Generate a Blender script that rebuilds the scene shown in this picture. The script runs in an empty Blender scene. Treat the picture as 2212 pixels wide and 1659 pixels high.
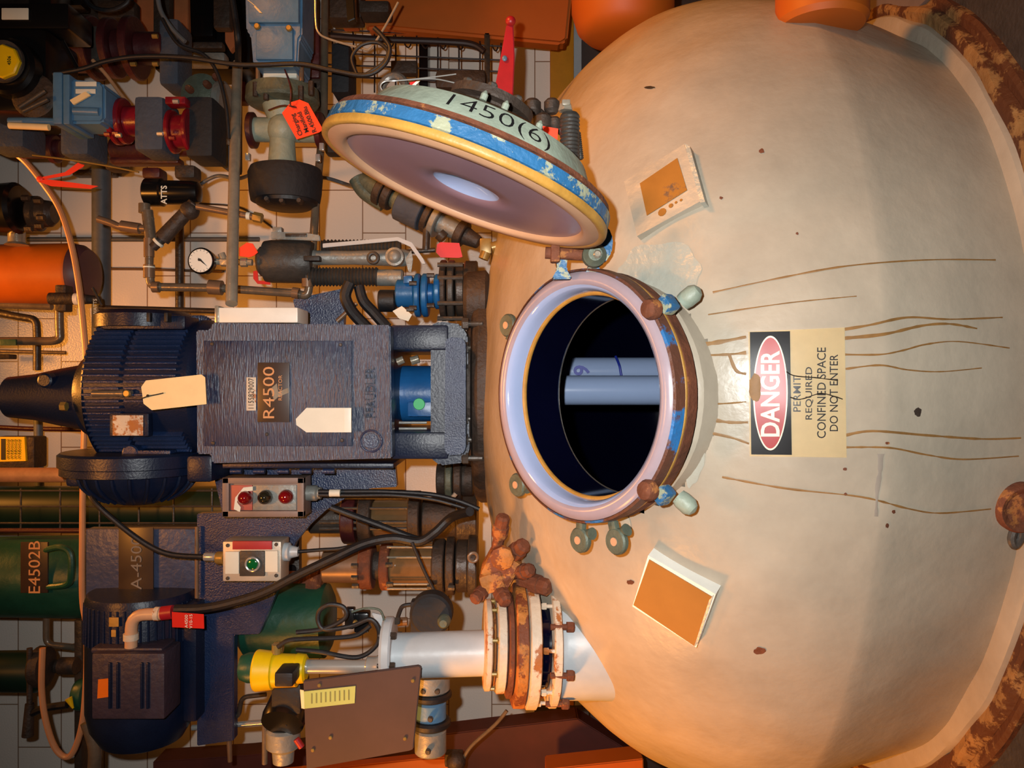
import bpy, bmesh, math, random
from mathutils import Vector, Matrix, noise
random.seed(7)
SC = bpy.context.scene
COL = SC.collection
F = 1750.0          # focal length in pixels of the 2212x1659 frame
CZ = 1.08           # camera height above the floor
# ------------------------------------------------------------------ camera, world, lights, exposure
cam_d = bpy.data.cameras.new('camera'); cam = bpy.data.objects.new('camera', cam_d); COL.objects.link(cam)
cam_d.sensor_width = 36; cam_d.sensor_fit = 'HORIZONTAL'; cam_d.lens = 36*F/2212; cam_d.clip_start = .02
cam.matrix_world = Matrix(((0, 1, 0, 0), (0, 0, -1, 0), (-1, 0, 0, CZ), (0, 0, 0, 1)))   # the camera is held on its side
SC.camera = cam
SC.view_settings.view_transform = 'Standard'; SC.view_settings.look = 'None'
SC.view_settings.gamma = 1; SC.view_settings.use_curve_mapping = False
SC.view_settings.exposure = 0.0
W = bpy.data.worlds.new('world'); SC.world = W; W.use_nodes = True
W.node_tree.nodes['Background'].inputs[0].default_value = (1, .55, .25, 1)
W.node_tree.nodes['Background'].inputs[1].default_value = .009
def lamp(name, kind, loc, power, col, size=.1, target=None, size_y=None):
    d = bpy.data.lights.new(name, kind); d.energy = power; d.color = col
    if kind == 'AREA':
        d.size = size
        if size_y: d.shape = 'RECTANGLE'; d.size_y = size_y
    else: d.shadow_soft_size = size
    o = bpy.data.objects.new(name, d); COL.objects.link(o); o.location = loc
    if target is not None: o.rotation_euler = (Vector(target)-Vector(loc)).to_track_quat('-Z', 'Y').to_euler()
    return o
fl = lamp('camera_flash', 'SPOT', (.055, .0, CZ+.075), 185, (.97, .98, .96), .012, (0, 2.6, CZ-.05)); fl.data.spot_size = math.radians(105); fl.data.spot_blend = 1
def sodium(loc, power, target, cone):
    o = lamp('sodium_lamp', 'SPOT', loc, power, (1, .35, .05), .22, target); o.data.spot_size = math.radians(cone); o.data.spot_blend = 1
sodium((-2.4, 1.1, CZ+1.25), 520, (-.95, 2.5, CZ-.45), 62)
sodium((2.0, .9, CZ+1.5), 270, (.8, 2.4, CZ-.35), 60)
sodium((-.2, .3, CZ+2.4), 165, (0, 3.2, CZ+.1), 80)
sodium((.2, 2.6, CZ+3.2), 190, (0, 3.5, CZ+.0), 100)

# ------------------------------------------------------------------ materials
def lin(c): return tuple((v/12.92 if v <= .04045 else ((v+.055)/1.055)**2.4) for v in (x/255 for x in c))
MATS = {}
def mat(name, rgb, rough=.5, metal=0, var=.25, scale=9, bump=0, bscale=60, chip=None, chip_amt=.5, chip_scale=14, coat=0, trans=0, emit=None, spec=.5, stretch=None):
    if name in MATS: return MATS[name]
    m = bpy.data.materials.new(name); m.use_nodes = True; N = m.node_tree.nodes; L = m.node_tree.links
    b = N['Principled BSDF']; b.inputs['Roughness'].default_value = rough; b.inputs['Metallic'].default_value = metal
    b.inputs['Specular IOR Level'].default_value = spec
    c = lin(rgb)
    tc = N.new('ShaderNodeTexCoord')
    n1 = N.new('ShaderNodeTexNoise'); n1.inputs['Scale'].default_value = scale; n1.inputs['Detail'].default_value = 6; n1.inputs['Roughness'].default_value = .65
    L.new(tc.outputs['Object'], n1.inputs['Vector'])
    r = N.new('ShaderNodeValToRGB'); r.color_ramp.elements[0].position = .3; r.color_ramp.elements[1].position = .7
    r.color_ramp.elements[0].color = (*[v*(1-var) for v in c], 1); r.color_ramp.elements[1].color = (*[min(1, v*(1+var*.4)) for v in c], 1)
    L.new(n1.outputs['Fac'], r.inputs['Fac']); out = r.outputs['Color']
    if chip:
        n2 = N.new('ShaderNodeTexNoise'); n2.inputs['Scale'].default_value = chip_scale; n2.inputs['Detail'].default_value = 8; n2.inputs['Roughness'].default_value = .7
        L.new(tc.outputs['Object'], n2.inputs['Vector'])
        r2 = N.new('ShaderNodeValToRGB'); r2.color_ramp.elements[0].position = chip_amt-.02; r2.color_ramp.elements[1].position = chip_amt+.02
        r2.color_ramp.elements[0].color = (0, 0, 0, 1); r2.color_ramp.elements[1].color = (1, 1, 1, 1)
        L.new(n2.outputs['Fac'], r2.inputs['Fac'])
        mx = N.new('ShaderNodeMix'); mx.data_type = 'RGBA'; L.new(r2.outputs['Color'], mx.inputs[0]); L.new(out, mx.inputs[6])
        mx.inputs[7].default_value = (*lin(chip), 1); out = mx.outputs[2]
    L.new(out, b.inputs['Base Color'])
    if bump:
        n3 = N.new('ShaderNodeTexNoise'); n3.inputs['Scale'].default_value = bscale; n3.inputs['Detail'].default_value = 4
        if stretch:
            mpn = N.new('ShaderNodeMapping'); mpn.inputs['Scale'].default_value = stretch; L.new(tc.outputs['Object'], mpn.inputs[0]); L.new(mpn.outputs[0], n3.inputs['Vector'])
        else: L.new(tc.outputs['Object'], n3.inputs['Vector'])
        bp = N.new('ShaderNodeBump'); bp.inputs['Strength'].default_value = bump; bp.inputs['Distance'].default_value = .01
        L.new(n3.outputs['Fac'], bp.inputs['Height']); L.new(bp.outputs['Normal'], b.inputs['Normal'])
    if coat: b.inputs['Coat Weight'].default_value = coat; b.inputs['Coat Roughness'].default_value = .08
    if trans: b.inputs['Transmission Weight'].default_value = trans
    MATS[name] = m; return m
M = dict(
 dome=mat('insulation_paint', (170,158,140), .33, 0, .26, 2.6, .14, 34, spec=.35),
 patch=mat('fresh_grey_paint', (160,160,148), .3, 0, .1, 6, .35, 40),
 rust=mat('rust', (112,62,38), .8, .1, .5, 14, .5, 60, chip=(160,100,50), chip_amt=.6),
 rustpale=mat('rust_and_plaster', (150,112,66), .75, 0, .35, 8, .6, 45, chip=(84,46,22), chip_amt=.48, chip_scale=9),
 rustlight=mat('orange_rust', (176,112,48), .7, 0, .35, 20, .5, 60, chip=(110,55,25), chip_amt=.52),
 navy=mat('navy_paint', (26,44,80), .32, 0, .35, 7, .25, 220, spec=.6),
 navyd=mat('dark_navy_paint', (18,28,52), .36, 0, .3, 8, .1, 150, spec=.35),
 navyplate=mat('brushed_navy_paint', (22,40,72), .3, 0, .35, 7, .4, 260, spec=.55, stretch=(.12, 1, 1)),
 blue=mat('blue_paint', (28,92,152), .35, 0, .25, 8, .1, 50),
 bluep=mat('pale_blue_paint', (80,118,150), .4, 0, .25, 9, .12, 50),
 bluerust=mat('blue_paint_chipped', (40,108,168), .5, 0, .25, 12, .4, 60, chip=(92,56,42), chip_amt=.44, chip_scale=9),
 bluesage=mat('blue_over_sage', (40,96,140), .5, 0, .2, 12, .4, 60, chip=(150,152,126), chip_amt=.54, chip_scale=26),
 sage=mat('sage_green_paint', (140,150,134), .5, 0, .25, 12, .25, 50, chip=(104,70,50), chip_amt=.66),
 green=mat('green_paint', (26,74,56), .4, 0, .35, 6, .15, 40),
 greend=mat('dark_green_paint', (14,38,28), .4, 0, .3, 6),
 maroon=mat('maroon_paint', (128,20,32), .3, 0, .35, 12, .15, 50),
 maroond=mat('dark_maroon_paint', (72,26,28), .45, 0, .4, 12, .2, 50),
 redpaint=mat('red_paint', (158,26,36), .4, 0, .25, 10),
 redbeam=mat('red_oxide_paint', (74,28,22), .6, 0, .3, 5),
 orange=mat('orange_paint', (216,104,14), .45, 0, .18, 5, chip=(110,60,22), chip_amt=.72, chip_scale=5),
 orangeduct=mat('orange_duct', (176,86,14), .55, 0, .12, 3),
 mustard=mat('mustard_paint', (200,132,16), .6, 0, .2, 6),
 black=mat('black_rubber', (20,20,24), .55, 0, .3, 10, .15, 60),
 blackg=mat('black_gloss', (14,14,16), .25, 0, .2, 10),
 foam=mat('grey_insulation_foam', (66,72,84), .8, 0, .2, 18, .3, 70),
 foamb=mat('black_insulation_foam', (24,24,28), .75, 0, .25, 14, .25, 60),
 steel=mat('steel', (168,158,140), .24, .4, .25, 20, .1, 60),
 steeld=mat('dark_steel', (80,74,68), .42, .3, .35, 20, .2, 60),
 chrome=mat('chrome', (200,198,192), .2, .6, .1, 5),
 conduit=mat('conduit_brown', (112,98,82), .3, .25, .3, 22, .1, 60),
 conduitd=mat('dark_pipe', (66,56,48), .42, .2, .35, 20, .25, 60),
 pipegrey=mat('grey_blue_pipe', (90,94,98), .5, 0, .3, 12, .1, 40),
 brass=mat('brass', (150,122,64), .35, .3, .3, 20),
 copper=mat('copper_pipe', (124,98,76), .35, .25, .25, 20),
 grime=mat('grimy_metal', (66,54,46), .6, .3, .45, 18, .4, 60),
 grimeg=mat('grimy_green_metal', (92,100,86), .55, .2, .45, 14, .35, 60),
 castgrey=mat('cast_grey_metal', (138,138,132), .45, .3, .3, 14, .2, 60),
 darkcast=mat('dark_cast_metal', (70,66,62), .5, .3, .35, 12, .25, 50),
 white=mat('white_enamel', (226,224,214), .4, 0, .12, 8),
 whitepipe=mat('grey_white_pipe', (176,182,186), .4, 0, .12, 8, .08, 40),
 ivory=mat('ivory_flange', (206,190,168), .55, 0, .2, 10, .3, 50, chip=(160,96,44), chip_amt=.56, chip_scale=11),
 lilac=mat('lilac_glass_lining', (158,142,150), .22, 0, .1, 12, chip=(150,92,70), chip_amt=.72, chip_scale=40),
 lip=mat('blue_white_enamel', (160,176,214), .08, 0, .08, 6, coat=.6),
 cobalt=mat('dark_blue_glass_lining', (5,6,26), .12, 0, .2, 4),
 baffle=mat('pale_blue_glass', (140,158,192), .2, 0, .06, 5),
 gasket=mat('yellow_gasket', (176,128,54), .5, 0, .3, 14, .15, 60),
 tan=mat('tan_gasket_face', (190,146,112), .5, 0, .12, 8),
 mauve=mat('mauve_glass', (142,112,122), .3, 0, .1, 5, spec=.4),
 cream=mat('cream_card', (236,206,150), .7, 0, .08, 20),
 card=mat('white_card', (214,212,196), .6, 0, .06, 15),
 yellow=mat('yellow_paint', (224,186,10), .35, 0, .15, 8),
 yellowlabel=mat('yellow_label', (238,190,10), .6, 0, .06, 8),
 tagorange=mat('fluorescent_orange_tag', (255,62,16), .6, 0, .06, 8),
 tape=mat('fluorescent_tape', (255,66,44), .5, 0, .1, 8),
 tagred=mat('red_tag', (200,20,14), .45, 0, .1, 8),
 ink=mat('black_ink', (14,12,14), .6, 0, 0, 5),
 inkblue=mat('blue_ink', (22,40,140), .5, 0, 0, 5),
 plate=mat('brown_engraved_plate', (60,44,34), .35, 0, .2, 14),
 platetext=mat('engraved_lettering', (200,140,88), .6, 0, 0, 5),
 signblack=mat('sign_black', (28,24,26), .4, 0, .2, 9),
 signred=mat('sign_red', (150,16,14), .4, 0, .1, 9),
 signcream=mat('sign_cream', (234,212,164), .45, 0, .08, 12),
 signwhite=mat('sign_white', (240,222,188), .45, 0, .06, 9),
 woodboard=mat('brown_board', (68,46,40), .6, 0, .25, 5),
 brownplate=mat('brown_nameplate', (150,96,36), .5, 0, .25, 7, chip=(84,66,58), chip_amt=.6, chip_scale=6),
 labelgreen=mat('pale_green_label', (170,178,98), .6, 0, .1, 12),
 tanhose=mat('tan_hose', (196,138,96), .3, 0, .12, 8),
 glass=mat('sight_glass', (120,92,60), .12, 0, .3, 9, coat=.5),
 wire=mat('dark_wire', (46,34,34), .5, .3, .2, 9),
 boxgrey=mat('aluminium_box', (196,184,166), .42, .3, .15, 14, .08, 60),
 boxbrown=mat('brown_frame_paint', (128,108,98), .5, .1, .2, 14),
 redlens=mat('red_lens', (120,14,18), .08, 0, .1, 5, coat=1),
 darklens=mat('dark_lens', (38,34,24), .08, 0, .1, 5, coat=1),
 greenlens=mat('green_button', (10,92,44), .12, 0, .1, 5, coat=1),
 greenlabel=mat('green_sticker', (60,190,110), .5, 0, 0, 5),
 streak=mat('rust_streak', (136,98,52), .6, 0, .3, 30),
 floorm=mat('asphalt_floor', (62,56,54), .8, 0, .35, 20, .4, 90),
 wet=mat('pale_floor', (128,112,104), .6, 0, .2, 8),
 whiteplastic=mat('white_plastic', (232,232,240), .35, 0, .04, 8),
)
def brick_mat():
    m = bpy.data.materials.new('glazed_block_wall'); m.use_nodes = True; N = m.node_tree.nodes; L = m.node_tree.links
    b = N['Principled BSDF']; b.inputs['Roughness'].default_value = .22
    tc = N.new('ShaderNodeTexCoord'); mp = N.new('ShaderNodeMapping'); L.new(tc.outputs['Object'], mp.inputs[0])
    mp.inputs['Rotation'].default_value = (math.pi/2, 0, 0); mp.inputs['Location'].default_value = (.1, .06, 0)
    br = N.new('ShaderNodeTexBrick'); L.new(mp.outputs[0], br.inputs['Vector']); br.offset = .5
    br.inputs['Scale'].default_value = 1; br.inputs['Brick Width'].default_value = .42; br.inputs['Row Height'].default_value = .211
    br.inputs['Mortar Size'].default_value = .0028; br.inputs['Mortar Smooth'].default_value = .3
    br.inputs['Color1'].default_value = (*lin((240,232,222)), 1); br.inputs['Color2'].default_value = (*lin((232,224,212)), 1)
    br.inputs['Mortar'].default_value = (*lin((150,120,96)), 1)
    L.new(br.outputs['Color'], b.inputs['Base Color'])
    n = N.new('ShaderNodeTexNoise'); n.inputs['Scale'].default_value = 120; n.inputs['Detail'].default_value = 3; L.new(tc.outputs['Object'], n.inputs['Vector'])
    bp = N.new('ShaderNodeBump'); bp.inputs['Strength'].default_value = .25; bp.inputs['Distance'].default_value = .004
    L.new(n.outputs['Fac'], bp.inputs['Height']); bp2 = N.new('ShaderNodeBump'); bp2.invert = True
    bp2.inputs['Strength'].default_value = .6; bp2.inputs['Distance'].default_value = .004
    L.new(br.outputs['Fac'], bp2.inputs['Height']); L.new(bp.outputs['Normal'], bp2.inputs['Normal']); L.new(bp2.outputs['Normal'], b.inputs['Normal'])
    return m
M['block'] = brick_mat()

# ------------------------------------------------------------------ geometry helpers
def P(px, py, D): return Vector(((829.5-py)/F*D, D, CZ+(1106-px)/F*D))
def frame(axis):
    a = Vector(axis).normalized(); u = a.orthogonal().normalized(); return a, u, a.cross(u)
def smoothpath(pts, k=6):
    pts = [Vector(p) for p in pts]
    if len(pts) < 3: return pts
    out = []
    for i in range(len(pts)-1):
        p0 = pts[max(i-1, 0)]; p1 = pts[i]; p2 = pts[i+1]; p3 = pts[min(i+2, len(pts)-1)]
        for j in range(k):
            t = j/k
            out.append(.5*((2*p1)+(p2-p0)*t+(2*p0-5*p1+4*p2-p3)*t*t+(3*p1-p0-3*p2+p3)*t**3))
    out.append(pts[-1]); return out
def rnd(pts, r, k=5):
    """round the corners of a polyline with bends of radius r"""
    pts = [Vector(p) for p in pts]; out = [pts[0]]
    for i in range(1, len(pts)-1):
        a = pts[i-1]-pts[i]; b = pts[i+1]-pts[i]; d = min(r, a.length*.45, b.length*.45)
        p0 = pts[i]+a.normalized()*d; p2 = pts[i]+b.normalized()*d
        for j in range(k+1):
            t = j/k; out.append(p0*(1-t)**2+pts[i]*2*t*(1-t)+p2*t*t)
    out.append(pts[-1]); return out
class G:
    def __init__(s): s.bm = bmesh.new()
    def box(s, c, size, rot=None, bev=.0):
        m = Matrix.Translation(Vector(c)) @ (rot.to_4x4() if rot else Matrix()) @ Matrix.Diagonal((*size, 1))
        r = bmesh.ops.create_cube(s.bm, size=1, matrix=m)
        if bev > 0:
            es = list({e for v in r['verts'] for e in v.link_edges})
            bmesh.ops.bevel(s.bm, geom=es, offset=min(bev, min(size)*.45), segments=2, affect='EDGES', profile=.6)
        return s
    def pb(s, x0, y0, x1, y1, D, t, bev=.003):
        a = P(x0, y0, D); b = P(x1, y1, D)
        return s.box(((a.x+b.x)/2, D+t/2, (a.z+b.z)/2), (abs(a.x-b.x), t, abs(a.z-b.z)), None, bev)
    def cyl(s, a, b, r0, r1=None, n=20):
        a = Vector(a); b = Vector(b); r1 = r0 if r1 is None else r1
        return s.lathe(a, b-a, [(0, r0), ((b-a).length, r1)], n)
    def pc(s, p0, p1, D, r, r1=None, n=16, D1=None):
        D1 = D if D1 is None else D1
        return s.cyl(P(*p0, D), P(*p1, D1), r/F*D, (r if r1 is None else r1)/F*D1, n)
    def lathe(s, o, axis, prof, n=24, cap=True, wob=None):
        a, u, w = frame(axis); o = Vector(o); rings = []
        for d, r in prof:
            if r <= 1e-6: rings.append([s.bm.verts.new(o+a*d)]); continue
            rings.append([s.bm.verts.new(o+a*d+(u*math.cos(2*math.pi*i/n)+w*math.sin(2*math.pi*i/n))*r*(wob(i/n, d) if wob else 1)) for i in range(n)])
        for A, B in zip(rings, rings[1:]):
            if len(A) == 1 and len(B) == 1: continue
            for i in range(n):
                j = (i+1) % n
                if len(A) == 1: s.bm.faces.new((A[0], B[j], B[i]))
                elif len(B) == 1: s.bm.faces.new((A[i], A[j], B[0]))
                else: s.bm.faces.new((A[i], A[j], B[j], B[i]))
        if cap:
            if len(rings[0]) > 1: s.bm.faces.new(list(reversed(rings[0])))
            if len(rings[-1]) > 1: s.bm.faces.new(rings[-1])
        return s
    def pv(s, D, pyc, prof, n=28, cap=True, rc=None):      # turned about a vertical axis: (px of the near side, half width in px)
        k = D/F; q = 1-.85*(max(r for x, r in prof) if rc is None else rc)/F; prof = [(1106+(x-1106)*q, r) for x, r in prof]; o = P(prof[0][0], pyc, D)
        return s.lathe(o, (0, 0, -1), [((x-prof[0][0])*k, r*k) for x, r in prof], n, cap)
    def ph(s, D, pxc, prof, n=28, cap=True, rc=None):      # turned about a sideways axis: (py of the near side, half width in px)
        k = D/F; q = 1-.85*(max(r for x, r in prof) if rc is None else rc)/F; prof = [(829.5+(x-829.5)*q, r) for x, r in prof]; o = P(pxc, prof[0][0], D)
        return s.lathe(o, (-1, 0, 0), [((y-prof[0][0])*k, r*k) for y, r in prof], n, cap)
    def py(s, px, py, D, prof, n=24, cap=True):   # turned about the viewing direction: (depth, radius in px)
        k = D/F; o = P(px, py, D)
        return s.lathe(o, (0, 1, 0), [(d, r*k) for d, r in prof], n, cap)
    def tube(s, pts, r, n=10, k=6, smooth=True, closed=False, r1=None):
        pts = smoothpath(pts, k) if smooth else [Vector(p) for p in pts]
        if len(pts) < 2: return s
        t0 = (pts[1]-pts[0]).normalized(); u = t0.orthogonal().normalized(); rings = []
        for i, p in enumerate(pts):
            t = (pts[min(i+1, len(pts)-1)]-pts[max(i-1, 0)])
            if t.length < 1e-9: t = t0
            t.normalize(); u = (u-t*u.dot(t))
            u = t.orthogonal().normalized() if u.length < 1e-6 else u.normalized()
            w = t.cross(u); rr = r if r1 is None else r+(r1-r)*i/(len(pts)-1)
            rings.append([s.bm.verts.new(p+(u*math.cos(2*math.pi*j/n)+w*math.sin(2*math.pi*j/n))*rr) for j in range(n)])
        for A, B in zip(rings, rings[1:]):
            for j in range(n): s.bm.faces.new((A[j], A[(j+1) % n], B[(j+1) % n], B[j]))
        s.bm.faces.new(list(reversed(rings[0]))); s.bm.faces.new(rings[-1]); return s
    def pt(s, pts, D, r, n=10, k=6, bend=None):   # pipe through pixels (px, py[, depth]); r in px; bend rounds straight runs
        Q = [P(p[0], p[1], p[2] if len(p) > 2 else D) for p in pts]; rr = r/F*D
        if bend: return s.tube(rnd(Q, bend/F*D), rr, n, smooth=False)
        return s.tube(Q, rr, n, k)
    def poly(s, pts, D, t, bev=0):                # outline in px at depth D, thickness t backwards
        vs = [s.bm.verts.new(P(x, y, D)) for x, y in pts]; f = s.bm.faces.new(vs)
        r = bmesh.ops.extrude_face_region(s.bm, geom=[f]); nv = [e for e in r['geom'] if isinstance(e, bmesh.types.BMVert)]
        bmesh.ops.translate(s.bm, verts=nv, vec=(0, t, 0))
        if bev:
            es = list({e for v in vs+nv for e in v.link_edges})
            bmesh.ops.bevel(s.bm, geom=es, offset=bev, segments=2, affect='EDGES')
        return s
    def prism(s, pts, vec):
        vs = [s.bm.verts.new(Vector(p)) for p in pts]; f = s.bm.faces.new(vs)
        r = bmesh.ops.extrude_face_region(s.bm, geom=[f]); nv = [e for e in r['geom'] if isinstance(e, bmesh.types.BMVert)]
        bmesh.ops.translate(s.bm, verts=nv, vec=Vector(vec)); return s
    def ell(s, c, r, rot=None, n=20):
        if not hasattr(r, '__len__'): r = (r, r, r)
        m = Matrix.Translation(Vector(c)) @ (rot.to_4x4() if rot else Matrix()) @ Matrix.Diagonal((*r, 1))
        bmesh.ops.create_uvsphere(s.bm, u_segments=n, v_segments=max(8, n//2), radius=1, matrix=m); return s
    def torus(s, c, axis, R, r, n=40, m=10):
        a, u, w = frame(axis); c = Vector(c); rings = []
        for i in range(n):
            d = u*math.cos(2*math.pi*i/n)+w*math.sin(2*math.pi*i/n)
            rings.append([s.bm.verts.new(c+d*(R+r*math.cos(2*math.pi*j/m))+a*r*math.sin(2*math.pi*j/m)) for j in range(m)])
        for i in range(n):
            A = rings[i]; B = rings[(i+1) % n]
            for j in range(m): s.bm.faces.new((A[j], B[j], B[(j+1) % m], A[(j+1) % m]))
        return s
    def hexb(s, c, axis, r, h):
        a = Vector(axis).normalized(); return s.lathe(Vector(c), a, [(0, r), (h*.8, r), (h, r*.8)], 6)
    def spring(s, a, b, R, r, turns, n=14):
        a = Vector(a); b = Vector(b); ax, u, w = frame(b-a); L = (b-a).length; K = int(turns*n)
        return s.tube([a+ax*L*i/K+(u*math.cos(2*math.pi*i/n)+w*math.sin(2*math.pi*i/n))*R for i in range(K+1)], r, 6, smooth=False)
ROOT = {}
def finish(name, g, m, parent=None, angle=32):
    bm = g.bm
    bmesh.ops.recalc_face_normals(bm, faces=bm.faces)
    off = ROOT.get(parent.name, Vector()) if parent else Vector()
    me = bpy.data.meshes.new(name)
    if parent is None:
        c = Vector()
        if bm.verts:
            xs = [v.co for v in bm.verts]
            c = Vector(((min(v.x for v in xs)+max(v.x for v in xs))/2, (min(v.y for v in xs)+max(v.y for v in xs))/2, min(v.z for v in xs)))
        off = c
    bmesh.ops.translate(bm, verts=bm.verts, vec=-off)
    bm.to_mesh(me); bm.free()
    for p in me.polygons: p.use_smooth = True
    me.set_sharp_from_angle(angle=math.radians(angle))
    for mm in (m if isinstance(m, (list, tuple)) else [m]): me.materials.append(mm)
    o = bpy.data.objects.new(name, me); COL.objects.link(o)
    if parent: o.parent = parent; ROOT[o.name] = off
    else: o.location = off; ROOT[o.name] = off
    return o
def T(name, label, cat, base, group=None):
    o = bpy.data.objects.new(name, None); COL.objects.link(o); o.location = Vector(base); o.empty_display_size = .05
    o['label'] = label; o['category'] = cat
    if group: o['group'] = group
    ROOT[o.name] = Vector(base); return o
def sub(name, parent):
    o = bpy.data.objects.new(name, None); COL.objects.link(o); o.parent = parent; o.empty_display_size = .05
    ROOT[o.name] = ROOT[parent.name]; return o
def one(name, g, m, label, cat, group=None, angle=32):
    o = finish(name, g, m, None, angle); o['label'] = label; o['category'] = cat
    if group: o['group'] = group
    return o
def struct(name, g, m): o = finish(name, g, m); o['kind'] = 'structure'; return o
def text_mesh(s, size=1, bold=0, space=1, lines=1):
    c = bpy.data.curves.new('lettering', 'FONT'); c.body = s; c.size = size; c.align_x = 'CENTER'; c.align_y = 'CENTER'
    c.offset = bold; c.space_character = space; c.space_line = lines; c.resolution_u = 3
    o = bpy.data.objects.new('lettering', c); COL.objects.link(o)
    me = bpy.data.meshes.new_from_object(o.evaluated_get(bpy.context.evaluated_depsgraph_get()))
    bpy.data.objects.remove(o); return me
def ptext(s, px, py, D, h, m, parent, ang=0, sx=1, bold=0, th=.0015, name='lettering', lines=1, space=1):
    """writing that reads towards world right; centre at (px,py), letter height h px; ang tilts it in the picture plane"""
    me = text_mesh(s, 1, bold, space, lines); k = h/F*D/.72; o = P(px, py, D)
    ca, sa = math.cos(ang), math.sin(ang); g = G(); g.bm.from_mesh(me)
    for v in g.bm.verts:
        x, y = v.co.x*k*sx, v.co.y*k; v.co = o+Vector((x*ca-y*sa, 0, x*sa+y*ca))
    r = bmesh.ops.extrude_face_region(g.bm, geom=g.bm.faces[:]); nv = [e for e in r['geom'] if isinstance(e, bmesh.types.BMVert)]
    bmesh.ops.translate(g.bm, verts=nv, vec=(0, -th, 0))
    return finish(name, g, m, parent)
# ------------------------------------------------------------------ the setting
VC = Vector((-.02, 2.69, 0)); VR = 1.18; ZT = CZ+.10; HA = .80; NE = 2.25; ZS = ZT-HA
WALL = 3.97
g = G(); g.box((0, WALL+.1, 2.2), (9, .2, 3.85)); struct('wall_back', g, M['block'])
zb0 = P(1188, 0, WALL).z; zb1 = P(1238, 0, WALL).z; zb2 = P(1255, 0, WALL).z
MATS_DARK = mat('dark_lower_wall', (74,58,52), .7, 0, .25, 8)
g = G(); g.box((0, WALL+.09, zb2/2), (9, .2, zb2)); struct('wall_lower', g, MATS_DARK)
g = G(); g.box((0, WALL-.02, (zb0+zb1)/2), (9, .06, zb0-zb1), None, .004); struct('trim_1', g, M['mustard'])
g = G(); g.box((0, WALL-.015, (zb1+zb2)/2), (9, .05, zb1-zb2), None, .004); struct('trim_2', g, M['whitepipe'])
g = G(); g.box((0, 1.6, -.06), (9, 4.7, .12)); struct('floor', g, M['floorm'])
g = G(); g.box((1.35, 2.1, .015), (.75, 2.6, .03), None, .004); g.box((-1.75, 1.5, .015), (.5, 2.6, .03), None, .004); struct('floor_curb', g, M['wet'])

# ------------------------------------------------------------------ the reactor vessel
def rad(z):
    if z <= ZS: return VR-.10*(1-z/ZS)
    t = (z-ZS)/HA
    return VR*max(0, 1-t**NE)**(1/NE) if t < 1 else 0
def und(p):      # slow unevenness of the hand-trowelled insulation
    q = Vector(p)
    return .014*noise.noise(q*1.6)+.006*noise.noise(q*4.5)+.0025*noise.noise(q*11)
def surf(a, z):
    r = rad(z); p = VC+Vector((math.sin(a)*r, -math.cos(a)*r, z)); e = .002
    n = Vector((math.sin(a), -math.cos(a), 0)); s = (rad(z+e)-rad(z-e))/(2*e) if z > ZS+e and z < ZT-.004 else 0
    if z >= ZT-.004: n = Vector((0, 0, 1))
    else: n = (n+Vector((0, 0, -s))).normalized()
    return p+n*und(p), n
def S(px, py, off=0):
    """point of the vessel's skin seen at pixel (px,py), lifted off along the skin's normal"""
    d = (P(px, py, 1)-Vector((0, 0, CZ)))
    o = Vector((0, 0, CZ)); t = .9; prev = None
    def ff(t):
        p = o+d*t; q = p-VC; return math.hypot(q.x, q.y)-rad(p.z) if p.z < ZT else 1
    while t < 3.4:
        if ff(t) < 0: break
        t += .01
    lo, hi = t-.01, t
    for _ in range(24):
        m_ = (lo+hi)/2
        if ff(m_) < 0: hi = m_
        else: lo = m_
    p = o+d*hi; q = p-VC; a = math.atan2(q.x, -q.y); _, n = surf(a, p.z)
    u = und(p); c = n.dot(-d.normalized()); p = p-d.normalized()*(u/max(c, .3))
    return p+n*off, n
MN = Vector((0, -math.cos(math.radians(51)), math.sin(math.radians(51))))   # manway axis, pointing out
MC = P(1240, 855, 1.665); MU = Vector((1, 0, 0)); MV = MN.cross(MU)          # face centre; sideways; up the slope
RO = .257; RI = .218
ves = T('reactor_vessel', 'large cream painted insulated reactor vessel with domed top and rusty rim', 'tank', VC)
g = G(); NA, NZ = 260, 120; rings = []
zs = [ZS*k/14 for k in range(14)]+[ZS+HA*math.sin(math.pi/2*k/NZ) for k in range(NZ)]
for z in zs: rings.append([g.bm.verts.new(surf(2*math.pi*i/NA, z)[0]) for i in range(NA)])
top = g.bm.verts.new(VC+Vector((0, 0, ZT)))
for A, B in zip(rings, rings[1:]):
    for i in range(NA):
        vs = (A[i], A[(i+1) % NA], B[(i+1) % NA], B[i]); c = sum((v.co for v in vs), Vector())/4-MC
        if (c-MN*c.dot(MN)).length < RI+.028 and abs(c.dot(MN)) < .3: continue
        g.bm.faces.new(vs)
for i in range(NA): g.bm.faces.new((rings[-1][i], rings[-1][(i+1) % NA], top))
finish('insulated_shell', g, M['dome'], ves, 60)
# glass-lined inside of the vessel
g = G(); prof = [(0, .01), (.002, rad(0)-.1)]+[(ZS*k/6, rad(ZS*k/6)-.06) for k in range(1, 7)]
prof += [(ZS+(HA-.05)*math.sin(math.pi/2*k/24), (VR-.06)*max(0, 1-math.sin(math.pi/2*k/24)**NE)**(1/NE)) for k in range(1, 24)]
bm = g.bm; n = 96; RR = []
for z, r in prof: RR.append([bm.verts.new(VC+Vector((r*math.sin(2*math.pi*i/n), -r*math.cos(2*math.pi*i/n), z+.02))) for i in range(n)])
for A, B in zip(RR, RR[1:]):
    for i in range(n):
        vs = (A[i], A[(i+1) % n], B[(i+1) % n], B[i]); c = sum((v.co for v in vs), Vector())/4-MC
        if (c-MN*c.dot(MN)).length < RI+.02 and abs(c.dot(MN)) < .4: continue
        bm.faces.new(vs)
finish('glass_lining', g, M['cobalt'], ves, 60)
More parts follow.
